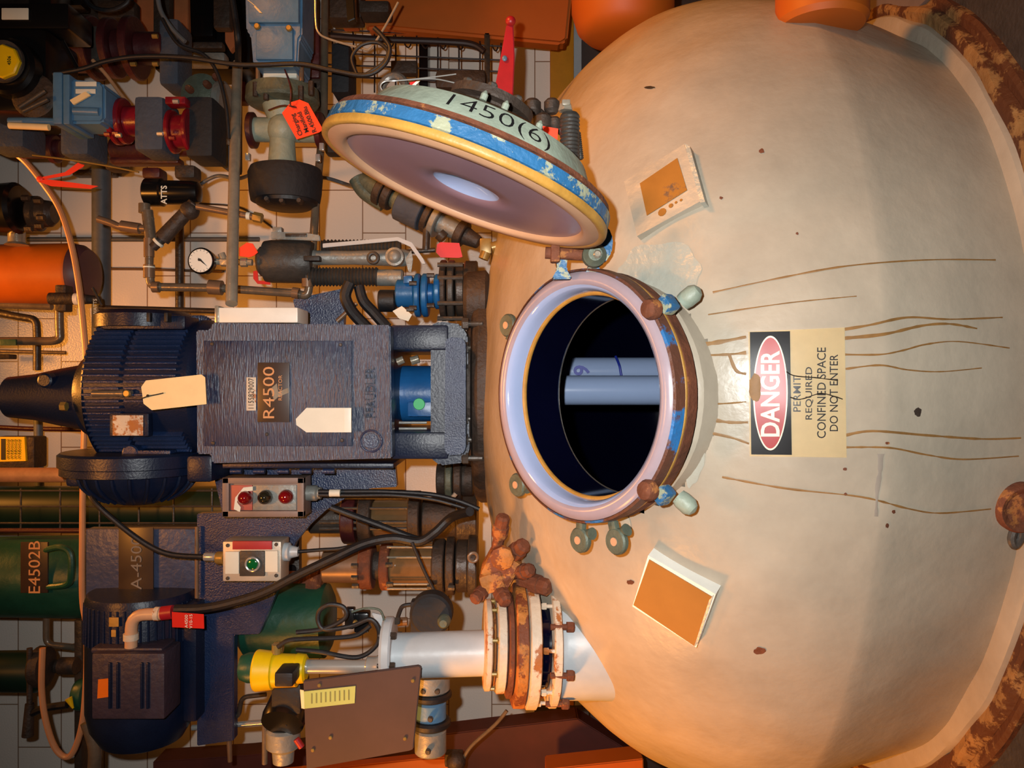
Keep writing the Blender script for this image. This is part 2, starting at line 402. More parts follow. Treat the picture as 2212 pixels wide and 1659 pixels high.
# rim of the jacket at floor level
def wobr(seed, amp): return lambda t, d: 1+amp*noise.noise(Vector((math.cos(2*math.pi*t)*9, math.sin(2*math.pi*t)*9, seed+d*30)))
RC = Vector((-.03, 2.70, .0))
g = G(); g.lathe(RC+Vector((0, 0, .0)), (0, 0, 1), [(0, 1.138), (.035, 1.142), (.046, 1.138), (.052, 1.128), (.054, 1.09)], 220, False, wobr(3, .006)); finish('plaster_collar', g, M['dome'], ves)
g = G(); g.lathe(RC, (0, 0, 1), [(0, 1.175), (.02, 1.178), (.036, 1.172), (.04, 1.16), (.034, 1.135)], 220, False, wobr(9, .012)); finish('rusty_rim', g, M['rustpale'], ves)
g = G(); g.lathe(RC, (0, 0, 1), [(0, 1.205), (.014, 1.205), (.02, 1.195), (.018, 1.17)], 220, False, wobr(5, .008)); finish('rim_edge', g, M['rustpale'], ves)
# agitator pad, brown apron on the crown
g = G(); g.lathe(VC+Vector((0, 0, CZ+.0)), (0, 0, 1), [(0, .37), (.10, .37), (.115, .36), (.122, .34), (.124, .05)], 72, False); finish('crown_pad', g, M['grime'], ves)

# things painted on or stuck to the skin
def sgrid(pts, off, nu=14, nv=10):    # curved patch on the skin; pts = four corners in px
    g = G(); a, b, c, d = [Vector((*p, 0)) for p in pts]; R_ = []
    for j in range(nv+1):
        row = []
        for i in range(nu+1):
            u, v = i/nu, j/nv; q = a*(1-u)*(1-v)+b*u*(1-v)+c*u*v+d*(1-u)*v
            row.append(g.bm.verts.new(S(q.x, q.y, off)[0]))
        R_.append(row)
    for A, B in zip(R_, R_[1:]):
        for i in range(nu): g.bm.faces.new((A[i], A[i+1], B[i+1], B[i]))
    bmesh.ops.solidify(g.bm, geom=g.bm.faces[:], thickness=.0012)
    return g
def spath(pts, w, off=.0012, w1=None):    # ribbon following the skin along px points
    q = smoothpath([(p[0], p[1], 0) for p in pts], 7); g = G(); prev = None
    for i, p in enumerate(q):
        t = (q[min(i+1, len(q)-1)]-q[max(i-1, 0)]).normalized(); n = Vector((-t.y, t.x, 0))
        ww = (w if w1 is None else w+(w1-w)*i/(len(q)-1))*(.75+.5*noise.noise(Vector((p.x*.07, p.y*.07, 3))))*.5
        cur = [g.bm.verts.new(S(p.x+n.x*k*ww, p.y+n.y*k*ww, off*(1 if k else 1.5))[0]) for k in (-1, 0, 1)]
        if prev:
            for k in (0, 1): g.bm.faces.new((prev[k], prev[k+1], cur[k+1], cur[k]))
        prev = cur
    return g
def sblob(px, py, rx, ry, off=.0012, seed=0, n=22):
    g = G(); c = g.bm.verts.new(S(px, py, off*1.3)[0]); R_ = []
    for i in range(n):
        a = 2*math.pi*i/n; k = 1+.35*noise.noise(Vector((math.cos(a)*1.7+seed, math.sin(a)*1.7, seed)))
        R_.append(g.bm.verts.new(S(px+rx*k*math.cos(a), py+ry*k*math.sin(a), off)[0]))
    for i in range(n): g.bm.faces.new((c, R_[i], R_[(i+1) % n]))
    return g
def stext(s, x0, x1, y0, y1, m, parent, off, bold=0, name='lettering'):
    """writing wrapped on the skin; letters stand between px x0 (top) and x1 (foot) and read from y1 to y0"""
    me = text_mesh(s, 1, bold); g = G(); g.bm.from_mesh(me)
    xs = [v.co.x for v in g.bm.verts]; ys = [v.co.y for v in g.bm.verts]
    bmesh.ops.subdivide_edges(g.bm, edges=[e for e in g.bm.edges if e.calc_length() > .3], cuts=2)
    for v in g.bm.verts:
        u = (v.co.x-min(xs))/(max(xs)-min(xs)); w = (v.co.y-min(ys))/(max(ys)-min(ys))
        v.co = S(x1+(x0-x1)*w, y1+(y0-y1)*u, off)[0]
    return finish(name, g, m, parent)
sg = T('danger_sign', 'red black and cream danger sign about confined space stuck on the vessel front', 'sign', S(1715, 850)[0])
finish('backing', sgrid([(1617, 717), (1824, 708), (1828, 988), (1620, 985)], .002, 16, 20), M['signcream'], sg)
finish('black_band', sgrid([(1620, 718), (1706, 716), (1710, 982), (1623, 981)], .0034, 10, 18), M['signblack'], sg)
def soval(px, py, rx, ry, off):
    g = G(); c = g.bm.verts.new(S(px, py, off)[0]); n = 60; R1 = []; R2 = []
    for i in range(n):
        a = 2*math.pi*i/n
        R1.append(g.bm.verts.new(S(px+rx*.5*math.cos(a), py+ry*.5*math.sin(a), off)[0])); R2.append(g.bm.verts.new(S(px+rx*math.cos(a), py+ry*math.sin(a), off)[0]))
    for i in range(n): g.bm.faces.new((c, R1[i], R1[(i+1) % n])); g.bm.faces.new((R1[i], R2[i], R2[(i+1) % n], R1[(i+1) % n]))
    return g
finish('oval_border', soval(1664, 849, 37, 123, .0044), M['signwhite'], sg)
finish('red_oval', soval(1664, 849, 34, 119, .0054), M['signred'], sg)
stext('DANGER', 1643, 1684, 758, 942, M['signwhite'], sg, .0066, .02)
for s_, x0, x1, y0, y1 in (('PERMIT', 1713, 1729, 812, 889), ('REQUIRED', 1739, 1756, 793, 906), ('CONFINED SPACE', 1764, 1783, 751, 946), ('DO NOT ENTER', 1791, 1809, 766, 931)):
    stext(s_, x0, x1, y0, y1, M['signblack'], sg, .0035, .004)
finish('torn_patch', sblob(1632, 838, 14, 28, .0075, 4), M['streak'], sg)
finish('crack', spath([(1698, 803), (1716, 812), (1760, 816), (1808, 822)], 3, .005), M['ink'], sg)
finish('crack', spath([(1706, 858), (1730, 862), (1770, 850), (1800, 856), (1818, 862)], 3, .005), M['ink'], sg)
for k, (pts, w, w1) in enumerate([
 ([(1515, 745), (1560, 738), (1612, 728)], 9, 6), ([(1512, 768), (1570, 766), (1612, 762)], 5, 6), ([(1822, 712), (1880, 702), (1960, 686), (2050, 690), (2165, 686)], 6, 3),
 ([(1822, 731), (1910, 722), (1990, 704), (2050, 700), (2110, 710)], 7, 4), ([(1822, 766), (1900, 766), (1950, 757), (2000, 744), (2070, 738), (2180, 752)], 4, 3),
 ([(1826, 797), (1900, 789), (1960, 799), (2030, 803), (2120, 795)], 4, 2), ([(1826, 940), (1885, 931), (2000, 940), (2120, 948), (2205, 946)], 5, 4),
 ([(1826, 966), (1920, 967), (2000, 982), (2080, 992), (2200, 985)], 4, 3), ([(1560, 1030), (1700, 1055), (1860, 1073), (1960, 1098), (2030, 1108), (2140, 1099)], 4, 3),
 ([(1540, 632), (1680, 602), (1830, 575), (2000, 562), (2150, 562)], 4, 3), ([(1530, 680), (1700, 655), (1850, 640)], 3, 2), ([(1530, 905), (1575, 912), (1616, 912)], 7, 5),
 ([(1535, 935), (1580, 945), (1618, 958)], 6, 4), ([(1480, 860), (1540, 872), (1612, 868)], 4, 3), ([(1575, 765), (1590, 800), (1612, 808)], 8, 5)]):
    finish('rust_streak', spath(pts, w*1.45, .0012, w1*1.3), M['streak'], ves)
for px, py, rx, ry, sd in ((1982, 890, 8, 9, 1), (1403, 190, 12, 3, 2), (1645, 327, 6, 5, 3), (1825, 1013, 5, 3, 4), (1826, 1067, 4, 3, 5), (1930, 1105, 4, 4, 6), (1916, 1135, 4, 5, 7), (1362, 1257, 8, 5, 8), (1642, 1405, 13, 8, 9), (1558, 428, 4, 3, 10), (1722, 505, 3, 3, 11), (1916, 957, 5, 3, 12)):
    finish('stain', sblob(px, py, rx, ry, .0014, sd), M['grime'] if sd in (1, 2) else M['rust'], ves)
finish('scrape_mark', spath([(1902, 980), (1900, 1020), (1894, 1060), (1892, 1115)], 16, .0014, 9), mat('grey_scrape', (140,130,118), .7), ves)
finish('repair_patch', sblob(1495, 960, 28, 92, .003, 14, 40), M['patch'], ves)
finish('repair_patch', sblob(1490, 810, 30, 85, .003, 15, 40), M['patch'], ves)
finish('repair_patch', sblob(1430, 590, 85, 60, .002, 16, 40), M['patch'], ves)
finish('repair_patch', sblob(1352, 1135, 10, 28, .002, 17, 30), M['patch'], ves)
g = G(); a = S(1466, 824)[0]; g.tube([a, P(1490, 823, a.y-.012), P(1514, 826, a.y-.014)], .0028, 8); finish('wire_stub', g, M['steeld'], ves)
# lifting lug at the lower edge
c_, n_ = S(2196, 1092)
lg = sub('lifting_cup', ves)
g = G(); g.lathe(c_-n_*.03, n_, [(0, .05), (.05, .05), (.058, .045), (.054, .036), (.050, .032), (.050, .0)], 32); finish('cup', g, M['rust'], lg)
g = G(); g.tube([c_+Vector((-.035, -.0, 0)), c_+Vector((-.065, 0, .01)), c_+Vector((-.08, 0, .004)), c_+Vector((-.065, 0, -.008)), c_+Vector((-.04, 0, -.01))], .008, 8); finish('tab', g, M['steeld'], lg)

# name plate frames standing on the skin
def standoff(name, label, quad, depth, m, inner=None, mi=None, cat='plate'):
    ctr = S(sum(p[0] for p in quad)/4, sum(p[1] for p in quad)/4)[0]
    t = T(name, label, cat, ctr)
    tops = [S(x, y, depth) for x, y in quad]; n = sum((q[1] for q in tops), Vector()).normalized()
    # the corners seen at these pixels, on one plane lifted off the skin
    pc = sum((q[0] for q in tops), Vector())/4
    def hit(x, y, lift=0):
        d = P(x, y, 1)-Vector((0, 0, CZ)); o = Vector((0, 0, CZ)); k = (pc+n*lift-o).dot(n)/d.dot(n); return o+d*k
    g = G(); g.prism([hit(*q) for q in quad], -n*(depth+.012)); finish('box', g, m, t)
    if inner: g = G(); g.prism([hit(x, y, .002) for x, y in inner], -n*.004); finish('face_plate', g, mi, t)
    return t, hit, n
t, hit, n = standoff('nameplate_frame', 'white framed brown nameplate on the upper right shoulder of the dome', [(1348, 392), (1478, 311), (1514, 434), (1376, 510)], .018, M['dome'], [(1382, 396), (1463, 341), (1484, 410), (1397, 465)], M['brownplate'])
g = G(); g.prism([hit(1478, 309, .004), hit(1490, 316, .004), hit(1523, 436, .004), hit(1513, 438, .004)], -n*.02); finish('edge_strip', g, M['patch'], t)
for x, y, r in ((1431, 459, 9), (1450, 445, 5), (1461, 438, 3), (1472, 433, 3)): g = G(); g.lathe(hit(x, y, -.001), n, [(0, r/F*1.9), (.002, r/F*1.8)], 10); finish('chipped_spot', g, M['brownplate'], t)
t, hit, n = standoff('nameplate_frame', 'blank brown nameplate on a raised white box on the lower left of the dome', [(1400, 1200), (1546, 1284), (1504, 1399), (1366, 1310)], .03, M['white'], [(1402, 1209), (1538, 1290), (1500, 1396), (1368, 1307)], mat('tan_brown_plate', (150,98,42), .55, 0, .12, 10), 'plate')
g = G(); g.prism([hit(1532, 1296, .004), hit(1541, 1286, .004), hit(1507, 1390, .004), hit(1499, 1398, .004)], -n*.02); finish('edge_strip', g, M['patch'], t)

# ------------------------------------------------------------------ the manway
def mp(x, y, z=0): return MC+MU*x+MV*y+MN*z
mw = sub('manway_neck', ves)
k = lambda: G()
g = G(); prof = [(-.006, RO-.002)]+[(-.0+.0, RO-.008), (.002, RO-.016), (.001, RI+.014), (-.006, RI+.006), (-.02, RI+.001), (-.045, RI-.002)]
g.lathe(MC, MN, prof, 96, False); finish('lined_face', g, M['lilac'], mw, 70)
g = G(); g.lathe(MC, MN, [(-.002, RI+.010), (-.006, RI+.005), (-.012, RI+.002), (-.022, RI-.001), (-.042, RI-.003)], 96, False); finish('enamel_lip', g, M['lip'], mw, 70)
g = G(); g.torus(mp(0, 0, -.046), MN, RI-.003, .006, 80); finish('inner_seal', g, M['gasket'], mw)
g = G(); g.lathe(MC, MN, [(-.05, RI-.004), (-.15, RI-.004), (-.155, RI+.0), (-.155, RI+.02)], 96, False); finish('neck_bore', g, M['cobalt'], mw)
g = G(); g.torus(mp(0, 0, -.153), MN, RI-.004, .0015, 80, 6); finish('bore_edge', g, M['steeld'], mw)
g = G(); g.lathe(MC, MN, [(-.005, RO-.001), (-.007, RO+.004), (-.03, RO+.006), (-.032, RO-.006)], 96, False, wobr(2, .002)); finish('flange', g, M['bluerust'], mw)
g = G(); g.lathe(MC, MN, [(-.033, RO-.002), (-.036, RO+.004), (-.040, RO+.004), (-.043, RO-.002)], 96, False, wobr(4, .004)); finish('gasket', g, M['gasket'], mw)
g = G(); g.lathe(MC, MN, [(-.044, RO-.006), (-.046, RO+.002), (-.07, RO+.002), (-.085, RO-.02), (-.15, RO-.025)], 96, False, wobr(7, .004)); finish('backing_ring', g, M['rust'], mw)
g = G(); g.lathe(MC, MN, [(-.08, RO-.04), (-.09, RO-.022), (-.105, RO-.010), (-.19, RO-.004)], 96, False, wobr(8, .01)); finish('plaster_fillet', g, M['dome'], mw)
def rot_at(a): return math.cos(a), math.sin(a)
# swing bolts: clamps round the flange
def clamp(name, label, a, big):
    x, y = rot_at(a); r = RO+.012; c = mp(x*r, y*r, -.02); out = (MU*x+MV*y)
    t = T(name, label, 'clamp', c, 'manway clamps')
    if big:
        g = G(); g.lathe(c+MN*.012-out*.004, MN, [(0, .02), (.01, .021), (.02, .017), (.024, .008)], 18); finish('nut', g, M['rust'], t)
        rm = Matrix((MU*-y+MV*x, out, MN)).transposed()
        g = G(); g.box(c+out*.012-MN*.012, (.034, .026, .03), rm, .006); finish('body', g, M['bluesage'], t)
        g = G(); g.lathe(c+out*.02-MN*.045, (out-MN*.3), [(0, .016), (.01, .018), (.028, .018), (.038, .012), (.042, .003)], 20); finish('end_cap', g, M['sage'], t)
    else:
        g = G(); rm = Matrix((MU*-y+MV*x, out, MN)).transposed()
        g.lathe(c+out*.034-MN*.022, MN, [(0, .024), (.004, .027), (.012, .027), (.016, .024)], 24)
        g.box(c+out*.010-MN*.014, (.02, .034, .014), rm, .004); finish('eye', g, M['grimeg'], t)
        g = G(); g.lathe(c+out*.034-MN*.0055, MN, [(0, .0085), (.002, .0085)], 18); finish('eye_hole', g, M['tan'], t)
        g = G(); g.lathe(c+out*.016-MN*.02+(MU*-y+MV*x)*.028, (MU*y-MV*x+out*.2), [(0, .013), (.02, .008), (.026, .004)], 14); finish('wing', g, M['grimeg'], t)
    return t
ad = lambda px, py: math.atan2((P(px, py, 1.65)-MC).dot(MV)/1., (P(px, py, 1.65)-MC).dot(MU))
clamp('manway_clamp', 'blue and rust clamp with cream end cap near the wire on the manway flange', math.radians(-52), True)
clamp('manway_clamp', 'rusty blue clamp with pale end cap at the lower left of the manway', math.radians(-131), True)
clamp('manway_clamp', 'bare grey eye clamp on the left side of the manway, nearer its top', math.radians(-183), False)
clamp('manway_clamp', 'bare grey eye clamp on the left side of the manway, nearer the sign', math.radians(-163), False)
clamp('manway_clamp', 'small brown eye clamp behind the upper right of the manway ring', math.radians(58), False)
clamp('manway_clamp', 'small brown eye clamp behind the upper left of the manway ring', math.radians(133), False)
# two pale baffles standing inside the vessel
for px0, px1, py_, r_, D_, lab in ((1050, 2050, 843, 32, 2.35, 'pale blue glass baffle tube inside the vessel, the nearer one'), (1050, 2050, 802, 30, 2.62, 'pale blue tube with blue writing inside the vessel, behind the other')):
    b = T('baffle_tube', lab, 'tube', P(px1, py_, D_), 'tubes inside the vessel')
    z0 = .12; z1 = P(1145, 0, D_).z; c = P(1145, py_, D_)
    g = G(); g.cyl((c.x, D_, z0), (c.x, D_, z1), r_/F*D_, n=36); finish('tube', g, M['baffle'], b)
    if r_ == 30:
        ptext('9', 1258, 800, D_-.062, 34, M['inkblue'], b, 0, 1, .02)
        g = G(); g.tube([P(1330, 770, D_-.03), P(1338, 790, D_-.058), P(1342, 812, D_-.06)], .004, 8); finish('blue_ring_mark', g, M['inkblue'], b)
# ------------------------------------------------------------------ the open lid
LN = Vector((-.93, -.02, .335)).normalized()      # the lid's glass face looks this way
LC = P(1004, 412, 1.455); LU = Vector((0, 0, 1)); LU = (LU-LN*LU.dot(LN)).normalized(); LV = LN.cross(LU)
def lp(u, v, b=0): return LC+LU*u+LV*v-LN*b
lid = T('vessel_hatch', 'round manway cover swung open, mauve glass face and chipped blue rim', 'lid', LC)
RL = .266
g = G(); g.lathe(LC, -LN, [(.012, 0), (.012, .066)]+[(.012, .208)], 96, False)
g.bm.free(); g = G(); g.lathe(LC, -LN, [(.004, .222), (.003, .20), (.002, .10), (.004, .068), (.010, .060)], 96, False); finish('glass_face', g, M['mauve'], lid, 70)
g = G(); g.lathe(LC, -LN, [(.008, .0625), (.012, .056), (.019, .038), (.023, .015), (.024, 0)], 64, False); finish('glass_bowl', g, M['lip'], lid, 70)
g = G(); g.lathe(LC, -LN, [(.004, .221), (-.003, .223), (-.006, .228), (-.006, .242), (-.001, .255)], 96, False); finish('inner_gasket', g, M['tan'], lid, 70)
g = G(); g.lathe(LC, -LN, [(.0, .252), (-.003, .257), (-.002, RL-.001), (.004, RL+.001), (.011, RL), (.012, RL-.01)], 96, False, wobr(1, .0015)); finish('outer_gasket', g, M['gasket'], lid, 70)
g = G(); g.lathe(LC, -LN, [(.012, RL-.008), (.014, RL-.001), (.034, RL-.003), (.037, RL-.014)], 96, False, wobr(3, .002)); finish('rim', g, M['bluesage'], lid)
g = G(); g.lathe(LC, -LN, [(.037, RL-.018), (.039, RL-.007), (.047, RL-.010), (.050, RL-.03), (.052, .18)], 96, False, wobr(6, .003)); finish('clamp_ring', g, M['rust'], lid)
g = G(); g.lathe(LC, -LN, [(.046, .226), (.054, .224), (.096, .196), (.118, .14), (.124, .09), (.126, .0)], 72, False); finish('domed_back', g, M['sage'], lid)
# hand writing on the sage back: wrap text round the cone on the side that faces us
def lidtext(s, ang0, ang1, b0, b1, m, bold=-.012):
    me = text_mesh(s, 1, bold); g = G(); g.bm.from_mesh(me)
    xs = [v.co.x for v in g.bm.verts]; ys = [v.co.y for v in g.bm.verts]
    for v in g.bm.verts:
        u = (v.co.x-min(xs))/(max(xs)-min(xs)); w = (v.co.y-min(ys))/(max(ys)-min(ys))
        b = b0+(b1-b0)*w; a = ang0+(ang1-ang0)*u
        r = .224+(b-.054)/.042*(.196-.224) if b < .096 else .196+(b-.096)/.022*(.14-.196)
        r += .0025; v.co = LC-LN*b+(LU*math.cos(a)+LV*math.sin(a))*r
    return finish('hand_lettering', g, m, lid)
toward = Vector((0, 0, CZ))-LC
A0 = math.atan2(toward.dot(LV), toward.dot(LU))
sgn = 1 if (LU*math.cos(A0+.3)+LV*math.sin(A0+.3)).z < (LU*math.cos(A0)+LV*math.sin(A0)).z else -1
lidtext('1450(6)', A0-.34*sgn, A0+.50*sgn, .060, .092, M['ink'])
for da, b_, r_ in ((.55, .128, .02), (.1, .13, .012), (-.15, .132, .011)):
    a = A0+da*sgn; p = LC-LN*(b_-.018)+(LU*math.cos(a)+LV*math.sin(a))*.15
    g = G(); g.lathe(p, -LN, [(0, .006), (.01, .006), (.016, .002)], 10); finish('weld_stub', g, M['sage'], lid)
# hinge
hg = sub('hinge', lid)
for py_, px_, w_ in ((572, 1214, 22), (566, 1283, 22)):
    g = G(); g.poly([(px_-w_*.6, py_-28), (px_+w_*.6, py_-28), (px_+w_*.45, py_+8), (px_+w_*1.0, py_+30), (px_-w_*1.0, py_+30), (px_-w_*.45, py_+8)], 1.64, .03, .003); finish('lug', g, M['bluesage'], hg)
g = G(); g.pc((1178, 546), (1290, 552), 1.64, 13, n=18); finish('pin', g, M['rust'], hg)
g = G(); g.pb(1190, 528, 1210, 565, 1.62, .03, .004); finish('knuckle', g, M['rust'], hg)
g = G(); g.py(1286, 548, 1.60, [(0, 15), (.006, 20), (.012, 26), (.03, 27)], 20); finish('eye_plate', g, M['grimeg'], hg)
g = G(); g.py(1291, 548, 1.59, [(0, 6), (.004, 9), (.012, 9)], 14); finish('pin_head', g, M['steel'], hg)
g = G(); g.poly([(1300, 478), (1316, 492), (1325, 515), (1322, 545), (1308, 566), (1288, 572), (1276, 562), (1280, 535), (1290, 510)], 1.62, .03, .004); finish('arm', g, M['bluesage'], hg)
# hardware on the back of the lid
neck = sub('flanged_stub', lid)
g = G(); g.lathe(lp(0.01, .02, .145), -LN, [(-.02, .06), (.012, .06), (.014, .078), (.03, .078), (.032, .05)], 32); finish('flange', g, M['grime'], neck)
for k_ in range(8):
    a = 2*math.pi*k_/8; p = lp(.01+.066*math.cos(a), .02+.066*math.sin(a), .172)
    g = G(); g.hexb(p, -LN, .009, .012); finish('nut', g, M['steeld'], neck)
shk = T('lifting_shackle', 'bare steel lifting ring with tie wire on top of the lid rim', 'ring', P(850, 190, 1.43))
g = G(); g.torus(P(850, 190, 1.46), (.1, -1, .2), .022, .0075, 30, 10); finish('ring', g, M['steeld'], shk)
g = G(); g.tube([P(828, 198, 1.42), P(822, 186, 1.42), P(832, 176, 1.42), P(862, 174, 1.42), P(930, 167, 1.45), P(985, 160, 1.47)], .0012, 6); g.tube([P(862, 174, 1.42), P(930, 170, 1.44), P(978, 178, 1.47), P(1016, 190, 1.47)], .0012, 6); finish('tie_wire', g, M['chrome'], shk)
g = G(); g.poly([(872, 182), (904, 172), (892, 184), (878, 199)], 1.50, .002); o = one('red_white_tag', g, M['tagred'], 'small red and white tag behind the lifting ring on the lid', 'tag')
g = G(); g.poly([(904, 171), (908, 174), (894, 188), (878, 199), (874, 198)], 1.498, .001); finish('white_edge', g, M['card'], o)
rb = T('spring_clamp', 'dark coil spring on a square headed bolt beside the lid', 'clamp', P(1230, 350, 1.52))
g = G(); g.pc((1222, 222), (1222, 345), 1.56, 7); finish('bolt', g, M['steeld'], rb)
g = G(); g.pb(1214, 214, 1232, 226, 1.535, .02, .002); g.pc((1222, 225), (1222, 240), 1.55, 13, 17, n=6); finish('bolt_head', g, M['steel'], rb)
g = G(); g.ph(1.56, 1231, [(238, 16), (243, 20)]+[(243+i*4.2, 20+(1.8 if i % 2 else -.6)) for i in range(1, 26)]+[(350, 18)], 26); finish('spring', g, M['darkcast'], rb)
g = G(); g.pc((1248, 286), (1254, 345), 1.575, 5, n=10)
for i in range(13): g.pc((1248+i*.5, 287+i*4.4), (1248+i*.5, 289+i*4.4), 1.575, 7, n=10)
finish('threaded_rod', g, M['darkcast'], rb)
ck = T('swing_clamp', 'two dark grimy clamp knuckles behind the lower end of the lid', 'clamp', P(1165, 260, 1.6))
for x, y, r_, nm in ((1150, 226, 19, 'knuckle'), (1192, 224, 17, 'knuckle'), (1172, 258, 20, 'knuckle'), (1198, 262, 14, 'knuckle')):
    g = G(); g.ph(1.62, x, [(y-r_*.9, r_*.6), (y-r_*.5, r_), (y+r_*.5, r_), (y+r_, r_*.6)], 14); finish(nm, g, M['grime'], ck)
g = G(); g.pc((1150, 230), (1220, 290), 1.63, 9); finish('arm', g, M['grime'], ck)
g = G(); g.poly([(1172, 272), (1206, 278), (1204, 302), (1176, 296)], 1.57, .002); g.poly([(1180, 299), (1189, 300), (1189, 318), (1183, 314)], 1.57, .002); g.poly([(1192, 300), (1201, 301), (1199, 321), (1193, 320)], 1.57, .002)
one('orange_tag', g, M['tagorange'], 'torn fluorescent orange tag between the lid and the coil spring', 'tag')
# red lever handle standing behind the lid
hd = T('lever_handle', 'long red lever handle with ball end behind the lid', 'handle', P(1078, 215, 2.2))
g = G(); g.poly([(1094, 52), (1109, 52), (1112, 120), (1108, 215), (1064, 215), (1078, 140)], 2.2, .012, .003); finish('blade', g, M['redpaint'], hd)
g = G(); g.ell(P(1103, 46, 2.2), .014); finish('ball_end', g, M['redpaint'], hd)
g = G(); g.ell(P(1090, 126, 2.196), (.008, .003, .007)); finish('paint_chip', g, M['bluep'], hd)
# ------------------------------------------------------------------ the agitator drive
def kn(name, m, parent, pts, D, r, h):
    for x, y in pts: g = G(); g.lathe(P(x, y, D), (0, -1, 0), [(0, r/F*D), (h*.7, r/F*D), (h, r*.7/F*D)], 12); finish(name, g, m, parent)
dr = T('agitator_drive', 'large navy blue agitator gear drive with finned motor standing on the vessel crown', 'drive', P(1020, 850, 2.6))
g = G(); g.poly([(423, 713), (452, 713), (458, 697), (843, 702), (847, 990), (458, 1001), (455, 981), (425, 981)], 2.28, .06, .004); finish('gear_case_front', g, M['navyplate'], dr)
g = G(); g.pb(475, 712, 843, 985, 2.34, .5, .01); finish('gear_case', g, M['navyd'], dr)
cov = G(); cov.pb(439, 736, 760, 964, 2.274, .008, .002); cov = finish('access_cover', cov, M['navyplate'], dr)
kn('screw', M['conduitd'], cov, [(459, 743), (736, 745), (461, 957), (577, 938), (739, 951)], 2.274, 4, .004)
ptext('PFAUDLER', 801, 849, 2.28, 21, M['navyd'], dr, 0, .8, .01, .006, 'raised_lettering')
g = G(); g.torus(P(801, 953, 2.279), (0, 1, 0), .03, .003, 32, 8); g.py(801, 953, 2.278, [(0, 16), (.004, 17)]); finish('raised_crest', g, M['navy'], dr)
# lower frame with window
for y0, y1 in ((702, 756), (934, 992)):
    g = G(); g.pb(843, y0, 968, y1, 2.36, .42, .008); finish('frame_post', g, M['navyd'], dr)
g = G(); g.poly([(962, 735), (972, 728), (1000, 730), (1006, 742), (1006, 970), (998, 982), (968, 984), (960, 972)], 2.30, .07, .004); finish('foot_flange', g, M['navy'], dr)
g = G(); g.poly([(930, 702), (950, 694), (995, 700), (1010, 725), (1014, 975), (1000, 1000), (950, 1006), (930, 990)], 2.37, .5, .006); finish('foot_block', g, M['navyd'], dr)
g = G(); g.pv(2.62, 850, [(845, 57), (848, 60), (936, 60), (942, 52)], 40); g.pb(880, 868, 942, 900, 2.515, .05, .004); finish('seal_housing', g, M['blue'], dr)
g = G(); g.py(905, 873, 2.508, [(0, 12), (.004, 13)]); finish('green_sticker', g, M['greenlabel'], dr)
g = G(); g.pv(2.62, 850, [(946, 70), (950, 76), (958, 76), (964, 68)], 40); finish('bearing_ring', g, M['conduit'], dr)
for y in (913, 926): g = G(); g.pc((862, y), (922, y), 2.45, 3, n=12); finish('chrome_rod', g, M['chrome'], dr)
g = G(); g.pc((858, 782), (872, 776), 2.45, 8, n=12); g.pc((888, 780), (905, 775), 2.45, 9, n=12); finish('pipe_plug', g, M['steel'], dr)
g = G(); g.pv(2.6, 845, [(1008, 88), (1014, 92), (1026, 92), (1032, 80)], 44); finish('white_ring', g, M['whitepipe'], dr)
g = G(); g.pv(2.6, 845, [(1004, 150), (1010, 160), (1018, 160), (1034, 165), (1040, 150)], 44); finish('mounting_flange', g, M['grime'], dr)
for y in (700, 752, 800, 905, 950, 990):
    g = G(); g.hexb(P(1012, y, 2.38), (0, 0, 1), .018, .02); g.pc((1010, y), (1042, y), 2.38, 6, n=10); finish('anchor_bolt', g, M['steeld'], dr)
# motor
mo = sub('motor', dr)
MQ = 1-.85*146/F; mx = lambda x: 1106+(x-1106)*MQ
g = G(); g.pv(2.62, 838, [(430, 128), (420, 140), (410, 146), (190, 146), (184, 142)], 64, True, 146); finish('barrel', g, M['navyd'], mo)
g = G(); c = P(300, 838, 2.62); K = 2.62/F
for i in range(76):
    a = 2*math.pi*i/76; d = Vector((math.sin(a), -math.cos(a), 0))
    if d.y > .35: continue
    for x0, x1 in ((192, 272), (282, 392)):
        z0 = P(mx(x0), 0, 2.62).z; z1 = P(mx(x1), 0, 2.62).z
        rm = Matrix((Vector((math.cos(a), math.sin(a), 0)), d, Vector((0, 0, 1)))).transposed()
        if abs(math.sin(a)+.38) < .17 and x0 == 282 and d.y < 0: continue
        g.box(Vector((c.x, c.y, (z0+z1)/2))+d*(147*K), (.007, .028, abs(z0-z1)), rm, .002)
finish('cooling_fins', g, M['navy'], mo)
g = G(); g.pv(2.62, 850, [(190, 150), (184, 138), (176, 122), (168, 112), (158, 104), (150, 96), (140, 88), (130, 82)], 56, True, 146); finish('end_bell', g, M['navyd'], mo)
g = G(); g.pv(2.62, 858, [(150, 84), (130, 82), (126, 73), (60, 62), (0, 50), (-60, 44), (-62, 0)], 48, True, 146); g.py(95, 822, 2.52, [(0, 12), (.004, 16), (.03, 18)]); finish('cooling_cowl', g, M['navyd'], mo)
g = G(); g.pc((132, 878), (144, 878), 2.50, 10, n=6); finish('cowl_bolt', g, M['brass'], mo)
g = G(); g.pc((200, 850), (285, 850), 2.385, 7, n=14); g.pc((262, 850), (268, 850), 2.385, 9, n=14); finish('grease_tube', g, M['conduit'], mo)
g = G(); g.py(272, 850, 2.373, [(0, 6), (.003, 8), (.01, 8)]); finish('grease_cap', g, M['brass'], mo)
g = G(); g.pb(236, 893, 321, 943, 2.39, .03, .004); finish('nameplate_pad', g, M['navyd'], mo)
g = G(); g.pb(243, 897, 309, 941, 2.386, .004, .001); finish('nameplate', g, M['ivory'], mo)
g = G(); g.py(280, 979, 2.44, [(0, 15), (.004, 18), (.04, 19)]); g.pb(296, 973, 368, 992, 2.44, .05, .004); finish('terminal_pad', g, M['navy'], mo)
